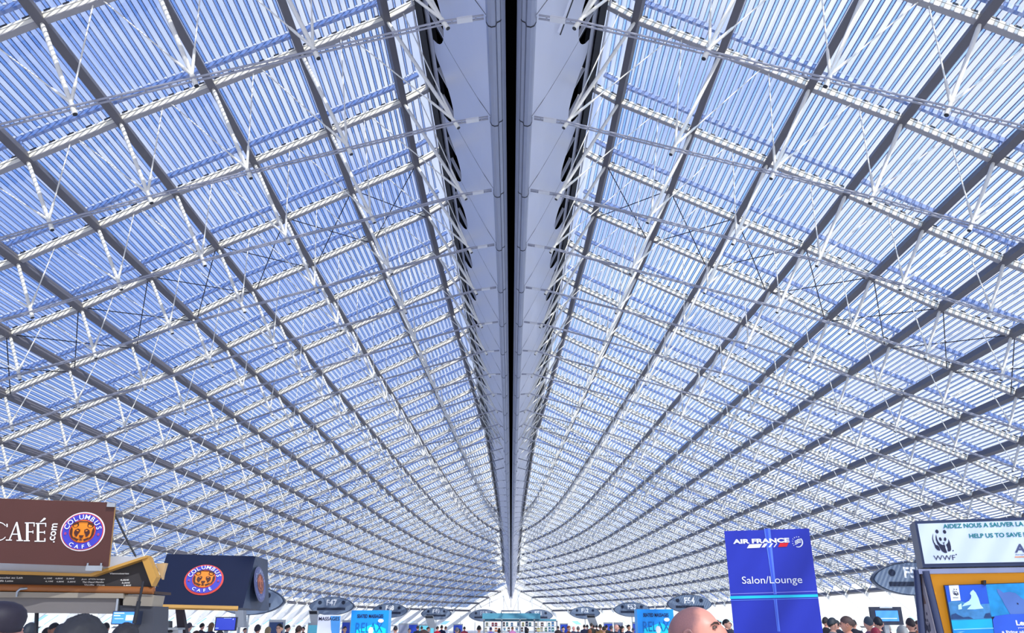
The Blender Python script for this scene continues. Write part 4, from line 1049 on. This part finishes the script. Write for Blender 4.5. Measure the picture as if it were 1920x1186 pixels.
ME_hair = {'short': mk(*head_grid(1, 1.075, hairmask(.52, .02, -.42), .002, 1), 'hair'), 'crop': mk(*head_grid(1, 1.03, hairmask(.55, .05, -.40), .001, 2), 'hair'),
           'full': mk(*head_grid(1, 1.14, hairmask(.46, -.18, -.55), .004, 3), 'hair'), 'cap': mk(*head_grid(1, 1.12, hairmask(.34, .16, -.12), 0, 4), 'cap')}
def longhair():
    g = MB(); v, f = head_grid(1, 1.10, hairmask(.50, -.30, -.6), .003, 5); g.add(v, f, 0, True)
    pr = []
    n = 18; rows = ((-.02, 1.07, 1.), (-.07, 1.08, 1.), (-.13, 1.05, 1.), (-.19, 1.0, .9), (-.24, .8, .6)); vs = []
    for dz, sx, sy in rows:
        for k in range(n + 1):
            a = -.25 + (math.pi + .5) * k / n; vs.append(HC + Vector((.086 * sx * math.cos(a), .02 + .092 * sy * math.sin(a), dz)))
    m = n + 1; g.add(vs, [(r * m + k, r * m + k + 1, (r + 1) * m + k + 1, (r + 1) * m + k) for r in range(len(rows) - 1) for k in range(n)], 0, True); return g
ME_hair['long'] = mesh_of(longhair(), 'hair')
def beret():
    g = MB(); n = 28; prof = [(.076, .014), (.084, .018), (.087, .040), (.093, .062), (.095, .088), (.087, .118), (.066, .142), (.036, .156), (.0, .160)]; vs = []
    for r, z in prof:
        for k in range(n):
            a = 2 * math.pi * k / n; tilt = .16 * r * math.cos(a); vs.append(HC + Vector((r * math.cos(a) * .98 - .006, .008 + r * math.sin(a) * 1.16, z * .92 + tilt * .4)))
    g.add(vs, [(i * n + k, i * n + (k + 1) % n, (i + 1) * n + (k + 1) % n, (i + 1) * n + k) for i in range(len(prof) - 1) for k in range(n)], 0, True); return g
ME_hair['beret'] = mesh_of(beret(), 'beret')
ME_hair['bun'] = ME_hair['full']
g = MB(); pts = [HC + Vector((0, .10, .03)), HC + Vector((0, .135, .02)), HC + Vector((0, .145, -.05)), HC + Vector((0, .125, -.13))]; g.tube(pts, [.02, .032, .026, .008], 10); ME_tail = mesh_of(g, 'ponytail')
g = MB(); g.prism([(-.14, 1.05), (.14, 1.05), (.15, 1.36), (.10, 1.45), (-.10, 1.45), (-.15, 1.36)], .13, .27); ME_pack = mesh_of(g, 'backpack')
g = MB()
for s in (-1, 1): g.tube([(s * .095, .15, 1.40), (s * .10, .06, 1.475), (s * .10, -.07, 1.44), (s * .11, -.135, 1.30), (s * .13, -.06, 1.12), (s * .12, .13, 1.08)], .016, 6)
ME_strap = mesh_of(g, 'strap')
_pm = {}; TAKEN = []
def pmat_(kind, c, **k):
    key = (kind, c)
    if key not in _pm: _pm[key] = mat('%s_%d_%d_%d' % (kind, *c), rgb(*c), **k)
    return _pm[key]
SKIN = (222, 168, 146); PINK = (236, 160, 146); BROWNSK = (150, 100, 78); TAN = (206, 152, 122)
DK = (24, 22, 26); BRN = (62, 42, 34); LBR = (120, 88, 60); GREY = (140, 138, 140); GING = (140, 76, 44); WHT = (190, 188, 190); NAV = (26, 32, 58)
def stubble_skin():
    m = bpy.data.materials.new('shaved_skin'); m.use_nodes = True; nt = m.node_tree; N = nt.nodes; L = nt.links; p = N['Principled BSDF']; p.inputs['Roughness'].default_value = .42
    tc = N.new('ShaderNodeTexCoord'); sep = N.new('ShaderNodeSeparateXYZ'); L.new(tc.outputs['Object'], sep.inputs[0])
    # shaved hair covers the sides and the back of the skull (y > front line, above the nape)
    no = N.new('ShaderNodeTexNoise'); no.inputs['Scale'].default_value = 26; L.new(tc.outputs['Object'], no.inputs['Vector'])
    a = N.new('ShaderNodeMath'); a.operation = 'MULTIPLY_ADD'; L.new(no.outputs['Fac'], a.inputs[0]); a.inputs[1].default_value = .035; L.new(sep.outputs['Y'], a.inputs[2])
    mr = N.new('ShaderNodeMapRange'); mr.inputs['From Min'].default_value = -.012; mr.inputs['From Max'].default_value = .02; L.new(a.outputs[0], mr.inputs['Value'])
    mz = N.new('ShaderNodeMapRange'); mz.inputs['From Min'].default_value = 1.585; mz.inputs['From Max'].default_value = 1.61; L.new(sep.outputs['Z'], mz.inputs['Value'])
    mu = N.new('ShaderNodeMath'); mu.operation = 'MULTIPLY'; L.new(mr.outputs[0], mu.inputs[0]); L.new(mz.outputs[0], mu.inputs[1])
    fi = N.new('ShaderNodeTexNoise'); fi.inputs['Scale'].default_value = 420; L.new(tc.outputs['Object'], fi.inputs['Vector'])
    m3 = N.new('ShaderNodeMath'); m3.operation = 'MULTIPLY_ADD'; L.new(fi.outputs['Fac'], m3.inputs[0]); m3.inputs[1].default_value = .5; m3.inputs[2].default_value = .45
    m4 = N.new('ShaderNodeMath'); m4.operation = 'MULTIPLY'; L.new(mu.outputs[0], m4.inputs[0]); L.new(m3.outputs[0], m4.inputs[1])
    mx = N.new('ShaderNodeMix'); mx.data_type = 'RGBA'; mx.inputs['A'].default_value = (*rgb(232, 158, 138), 1); mx.inputs['B'].default_value = (*rgb(100, 80, 92), 1); L.new(m4.outputs[0], mx.inputs['Factor']); L.new(mx.outputs['Result'], p.inputs['Base Color']); return m
M_eye = mat('eye_white', rgb(112, 92, 84), .35); M_irisd = mat('iris_dark', rgb(46, 32, 26), .2)
def part(me, name, parent, m):
    o = bpy.data.objects.new(name, me); COL.objects.link(o); o.parent = parent; o.material_slots[0].link = 'OBJECT'; o.material_slots[0].material = m; return o
def person(u, v, w, rz, hair, hc, coat, label, skin=SKIN, legs=(40, 44, 58), extra=(), low=False, hatc=None, group='travellers in the hall', Y=None):
    Y = Y or 262. / w; c = px(u, v, Y)
    while any((Vector((c.x, c.y)) - q).length < .62 for q in TAKEN): Y *= 1.015; c = px(u, v, Y)
    TAKEN.append(Vector((c.x, c.y))); sc = max(1.42, min(2.0, c.z)) / (1.762 if hair not in ('beret', 'cap') else 1.775)
    if low: sc = c.z / 1.729
    sm = stubble_skin() if low else pmat_('skin', skin, rough=.5, var=.06, scale=30)
    b = bpy.data.objects.new('person', ME_body_low if low else ME_body); COL.objects.link(b); b.material_slots[0].link = 'OBJECT'; b.material_slots[0].material = sm
    b.location = (c.x, Y, 0); b.rotation_euler = (0, 0, math.radians(rz)); b.scale = (sc,) * 3; tag(b, label, 'person', group)
    part(ME_coat, 'jacket', b, pmat_('cloth', coat, rough=.85, var=.15, scale=8, bump=.1)); part(ME_legs, 'trousers', b, pmat_('cloth', legs, rough=.85, var=.1)); part(ME_shoes, 'shoes', b, pmat_('leather', (28, 26, 28), rough=.5))
    if hair in ME_hair: part(ME_hair[hair], 'hair' if hair not in ('beret', 'cap') else hair, b, pmat_('hair' if hair not in ('beret', 'cap') else 'cloth', hc, rough=.6, var=.25, scale=60, bump=.3))
    if hair in ('beret', 'cap'): part(ME_hair['crop'], 'hair', b, pmat_('hair', hatc or BRN, rough=.7, var=.2, scale=60))
    if w >= 9 and abs((rz + 180) % 360 - 180) < 130:
        e = part(ME_eyes_up if low else ME_eyes, 'eyes', b, M_eye); part(ME_iris_up if low else ME_iris, 'iris', e, M_irisd); part(ME_brow_up if low else ME_brow, 'eyebrows', b, pmat_('hair', BRN if hc in (GREY, WHT) or low else DK, rough=.7))
    for x in extra:
        if x == 'pack': k = part(ME_pack, 'backpack', b, pmat_('cloth', (34, 36, 46), rough=.8)); part(ME_strap, 'strap', k, pmat_('cloth', (30, 32, 40), rough=.8))
        if x == 'tail': part(ME_tail, 'ponytail', b, pmat_('hair', hc, rough=.6))
    return b
A = 180  # facing away
P_ = [
 # foreground left
 (6, 1128, 66, 140, 'beret', (36, 30, 46), (40, 44, 62), 'person in dark beret seen from behind at the cafe', dict(skin=(214, 150, 132), hatc=(150, 110, 100))),
 (156, 1154, 100, 176, 'full', (44, 44, 50), (60, 62, 70), 'person with a big rounded head of dark hair in front of the cafe', {}),
 (238, 1168, 54, 186, 'full', (42, 40, 46), (50, 52, 58), 'dark haired person below the small blue menu screen', {}),
 (59.5, 1166, 26, 178, 'long', (40, 46, 58), (46, 50, 60), 'person with long dark hair beside the beret wearer', {}),
 (90, 1175, 16, 170, 'short', DK, (52, 56, 70), 'small dark head between long haired person and brown faced person', {}),
 (104, 1166, 19, 70, 'short', DK, (60, 64, 74), 'dark haired person facing right behind the big dark head', dict(skin=BROWNSK)),
 (200, 1166, 15, 180, 'short', DK, (44, 48, 60), 'small dark head at the right of the big dark head', {}),
 # below the navy canopy
 (356, 1166, 11.5, 178, 'short', (62, 58, 70), (170, 172, 182), 'person in pale grey coat left of the departure screen', {}),
 (380, 1167, 9, 160, 'short', DK, (44, 50, 66), 'person in dark suit left of the departure screen', {}),
 (397.5, 1166, 9.5, 150, 'long', LBR, (38, 44, 70), 'brown haired person in navy coat touching the departure screen', {}),
 (413, 1181, 17, 180, 'full', DK, (40, 44, 50), 'top of a dark head below the departure screen', {}),
 (369, 1181, 13, 120, 'short', BRN, (48, 52, 66), 'low brown haired head in front of the dark suited person', {}),
 (460, 1176, 8, 60, 'short', DK, (40, 50, 80), 'small dark haired person right of the departure screen', {}),
 (484, 1170, 12, 172, 'full', (46, 44, 54), (70, 78, 96), 'person with full dark hair below right end of the navy canopy', {}),
 (503.5, 1174, 11, 150, 'long', (150, 132, 96), (88, 96, 110), 'blond person beside the man in dark suit', {}),
 (525.5, 1167.5, 13, -8, 'short', DK, (22, 26, 46), 'man in dark suit facing the viewer before slate blue display', dict(skin=(224, 168, 140))),
 (540, 1170, 9.5, 130, 'short', DK, (26, 34, 62), 'man in navy suit right of the man facing the viewer', {}),
 (561, 1172, 11.5, 160, 'full', BRN, (56, 58, 76), 'person with a dark ponytail left of the massage poster', dict(extra=('tail',))),
 (569.5, 1174, 7.5, -20, 'short', DK, (70, 60, 70), 'small person beside the dark ponytail', {}),
 (586.5, 1176, 8, 170, 'cap', (92, 96, 66), (206, 160, 52), 'person in olive cap and yellow top in front of massage poster', {}),
 (647, 1173, 9, 30, 'short', DK, (40, 44, 70), 'dark haired person between massage poster and azure totem', {}),
 # middle
 (742, 1172, 9.5, 190, 'cap', (36, 40, 52), (198, 204, 214), 'person in dark cap and pale top right of the azure totem', {}),
 (768, 1177, 7.5, 20, 'short', (74, 50, 52), (66, 52, 66), 'small brown haired person before the deep blue display', {}),
 (783.5, 1172, 6.5, 178, 'short', DK, (26, 32, 48), 'left one of the two dark figures before the wide aqua display', {}),
 (791, 1173, 6, 182, 'short', DK, (24, 30, 46), 'right one of the two dark figures before the wide aqua display', {}),
 (803, 1176, 6.5, 100, 'short', BRN, (60, 62, 70), 'small person at the right end of the wide aqua display', {}),
 (795, 1180.5, 25, 178, 'full', (72, 50, 44), (60, 56, 60), 'top of a larger brown head below the two dark figures', {}),
 (820.5, 1173, 6.5, 150, 'short', DK, (196, 30, 52), 'person in red jacket below the gate sign reading F49', {}),
 (828.5, 1171, 6.5, 178, 'short', DK, (18, 28, 66), 'person in navy coat right of the red jacket', {}),
 (836, 1173, 6, 170, 'short', BRN, (226, 228, 236), 'person in white top right of the navy coat', {}),
 (857, 1175, 9.5, 175, 'short', (112, 108, 116), (54, 78, 120), 'grey haired person left of the teal shop', {}),
 (861, 1181, 8, 180, 'full', DK, (60, 60, 66), 'dark low head below the grey haired person near shop', {}),
 (871, 1174, 6, 180, 'short', DK, (150, 54, 70), 'person in dull red left of the teal shop', {}),
 (898.5, 1171.5, 9.5, 178, 'short', DK, (196, 180, 168), 'dark haired person at the left post of the teal shop', {}),
 (920.5, 1177, 6.5, 180, 'short', (50, 50, 90), (122, 112, 196), 'person in violet coat inside the teal shop', {}),
 (936, 1184, 8, 180, 'full', DK, (40, 42, 60), 'dark low head below the orange cartons', {}),
 (988, 1176, 8, 130, 'long', DK, (30, 26, 32), 'person with long black hair in front of the shop shelves', {}),
 (961, 1179, 6, 180, 'short', LBR, (206, 130, 184), 'person in pink top in front of the shop shelves', {}),
 # right of the shop
 (1046.5, 1173, 5.5, 180, 'short', DK, (60, 44, 44), 'person in dark brown coat at the right post of the shop', {}),
 (1056, 1173.5, 7.5, 10, 'short', BRN, (36, 40, 70), 'man in navy suit before the blue display by the shop', dict(skin=(232, 190, 170))),
 (1066.5, 1172, 7.5, 60, 'short', GING, (130, 70, 44), 'ginger haired person in rust brown coat', {}),
 (1075.5, 1173, 6.5, 40, 'none', GREY, (50, 56, 80), 'bald pink headed person right of the rust brown coat', dict(skin=PINK)),
 (1084, 1173, 7.5, 170, 'short', (96, 90, 92), (44, 50, 74), 'grey haired person in slate coat right of the bald pink head', {}),
 (1095.5, 1170, 6, 178, 'short', DK, (30, 36, 66), 'person in dark blue coat left of the pink shirt', {}),
 (1101, 1170, 6, 176, 'short', DK, (222, 176, 196), 'person in pink shirt under the gate sign reading F52', {}),
 (1109, 1167, 6.5, 178, 'short', (48, 40, 34), (52, 50, 46), 'tall dark haired person behind the green top', {}),
 (1106, 1178, 8, 150, 'long', GING, (34, 140, 90), 'person with reddish hair and green top', {}),
 (1113, 1170.5, 6, 180, 'short', DK, (88, 62, 46), 'person in brown coat left of the yellow jacket', {}),
 (1118.5, 1171, 5.5, 180, 'short', DK, (44, 40, 44), 'dark haired person directly left of the yellow jacket', {}),
 (1125.5, 1169, 8, 176, 'short', (52, 44, 32), (150, 110, 66), 'person in tan coat touching the yellow jacket', {}),
 (1132.5, 1173, 9, 178, 'short', (62, 48, 30), (250, 196, 16), 'person in bright yellow jacket seen from behind', {}),
 (1137, 1170.5, 6.5, 170, 'short', DK, (58, 50, 44), 'dark haired person behind the yellow jacket', {}),
 (1146, 1171.5, 8, 150, 'short', (60, 58, 70), (40, 42, 56), 'person in black leather jacket right of the yellow jacket', {}),
 (1155.5, 1169.5, 9, 60, 'none', GREY, (34, 38, 58), 'old bald man in dark suit before the grey display', dict(skin=(226, 168, 150))),
 (1161, 1171, 6, 180, 'short', DK, (90, 104, 140), 'dark head right of the old bald man', {}),
 (1166.5, 1172.5, 8, 50, 'long', DK, (28, 32, 52), 'dark haired person in navy coat left of the grey suited man', {}),
 (1178.5, 1170, 8, 40, 'short', DK, (26, 32, 62), 'man in dark suit and pale shirt left of azure totem', dict(skin=TAN)),
 (1187, 1176, 7, 180, 'short', (80, 90, 120), (170, 186, 214), 'person in pale blue top touching the azure totem', {}),
 # behind the bald man
 (1343, 1161, 12, 120, 'short', (70, 48, 50), (60, 56, 72), 'brown haired person half hidden behind the bald man', {}),
 (1361, 1159.5, 12, 60, 'short', DK, (24, 28, 52), 'dark haired person in navy coat left of the lounge totem', {}),
 (1368, 1165.5, 8, -60, 'short', DK, (74, 74, 88), 'child in grey coat at the edge of the lounge totem', {}),
 # right crowd
 (1547, 1155.5, 12, 130, 'short', (44, 38, 40), (44, 42, 48), 'dark haired person behind the black capped person', {}),
 (1559, 1155.5, 16.5, 120, 'cap', (34, 44, 56), (120, 122, 130), 'person in black cap and grey jacket right of lounge totem', dict(hatc=DK)),
 (1569, 1161.5, 11, 170, 'short', DK, (50, 56, 72), 'dark haired person between grey jacket and green shirt', {}),
 (1587, 1153.5, 20, -115, 'short', (78, 60, 58), (150, 172, 84), 'man in green shirt with dark backpack looking left', dict(extra=('pack',), skin=(224, 158, 132))),
 (1600, 1160.5, 11, 150, 'short', DK, (40, 42, 56), 'dark haired person right of the green shirt', {}),
 (1627, 1153.5, 17.5, 172, 'crop', (62, 74, 88), (104, 62, 100), 'grey cropped person in purple jacket before framed screen', {}),
 (1645, 1154.5, 17, 178, 'short', (26, 28, 38), (50, 54, 66), 'black haired person in dark jacket before framed screen', {}),
 (1641, 1174, 21, 180, 'crop', (140, 34, 56), (150, 30, 52), 'person in dark red hood and coat in front of the purple jacket', {}),
 (1655, 1162, 8, 160, 'short', (34, 44, 84), (60, 60, 80), 'small dark head under the large framed screen', {}),
 (1663, 1168, 13, 150, 'full', (172, 160, 156), (84, 84, 96), 'pale grey blond person under the large framed screen', {}),
 (1691, 1171.5, 22, 176, 'full', (158, 160, 160), (90, 96, 104), 'grey haired person left of the panda stand', {}),
 (1706, 1157, 17, 176, 'short', (52, 42, 46), (60, 56, 64), 'tall brown haired person behind the grey haired person', {}),
 (1709, 1163, 15, 150, 'full', (82, 58, 52), (70, 84, 110), 'brown haired person in slate scarf beside the panda stand', {}),
 (1720, 1162, 12, 20, 'short', (74, 52, 48), (120, 74, 56), 'person facing forward at the post of the panda stand', dict(skin=(236, 168, 142))),
]
for (u, v, w, rz, hair, hc, coat, label, kw) in P_: person(u, v, w, rz, hair, hc, coat, label, **kw)
person(1304, 1140, 80, 64, 'none', BRN, (56, 60, 74), 'bald man with shaved sides looking right, close in front', skin=PINK, low=True, Y=3.42)
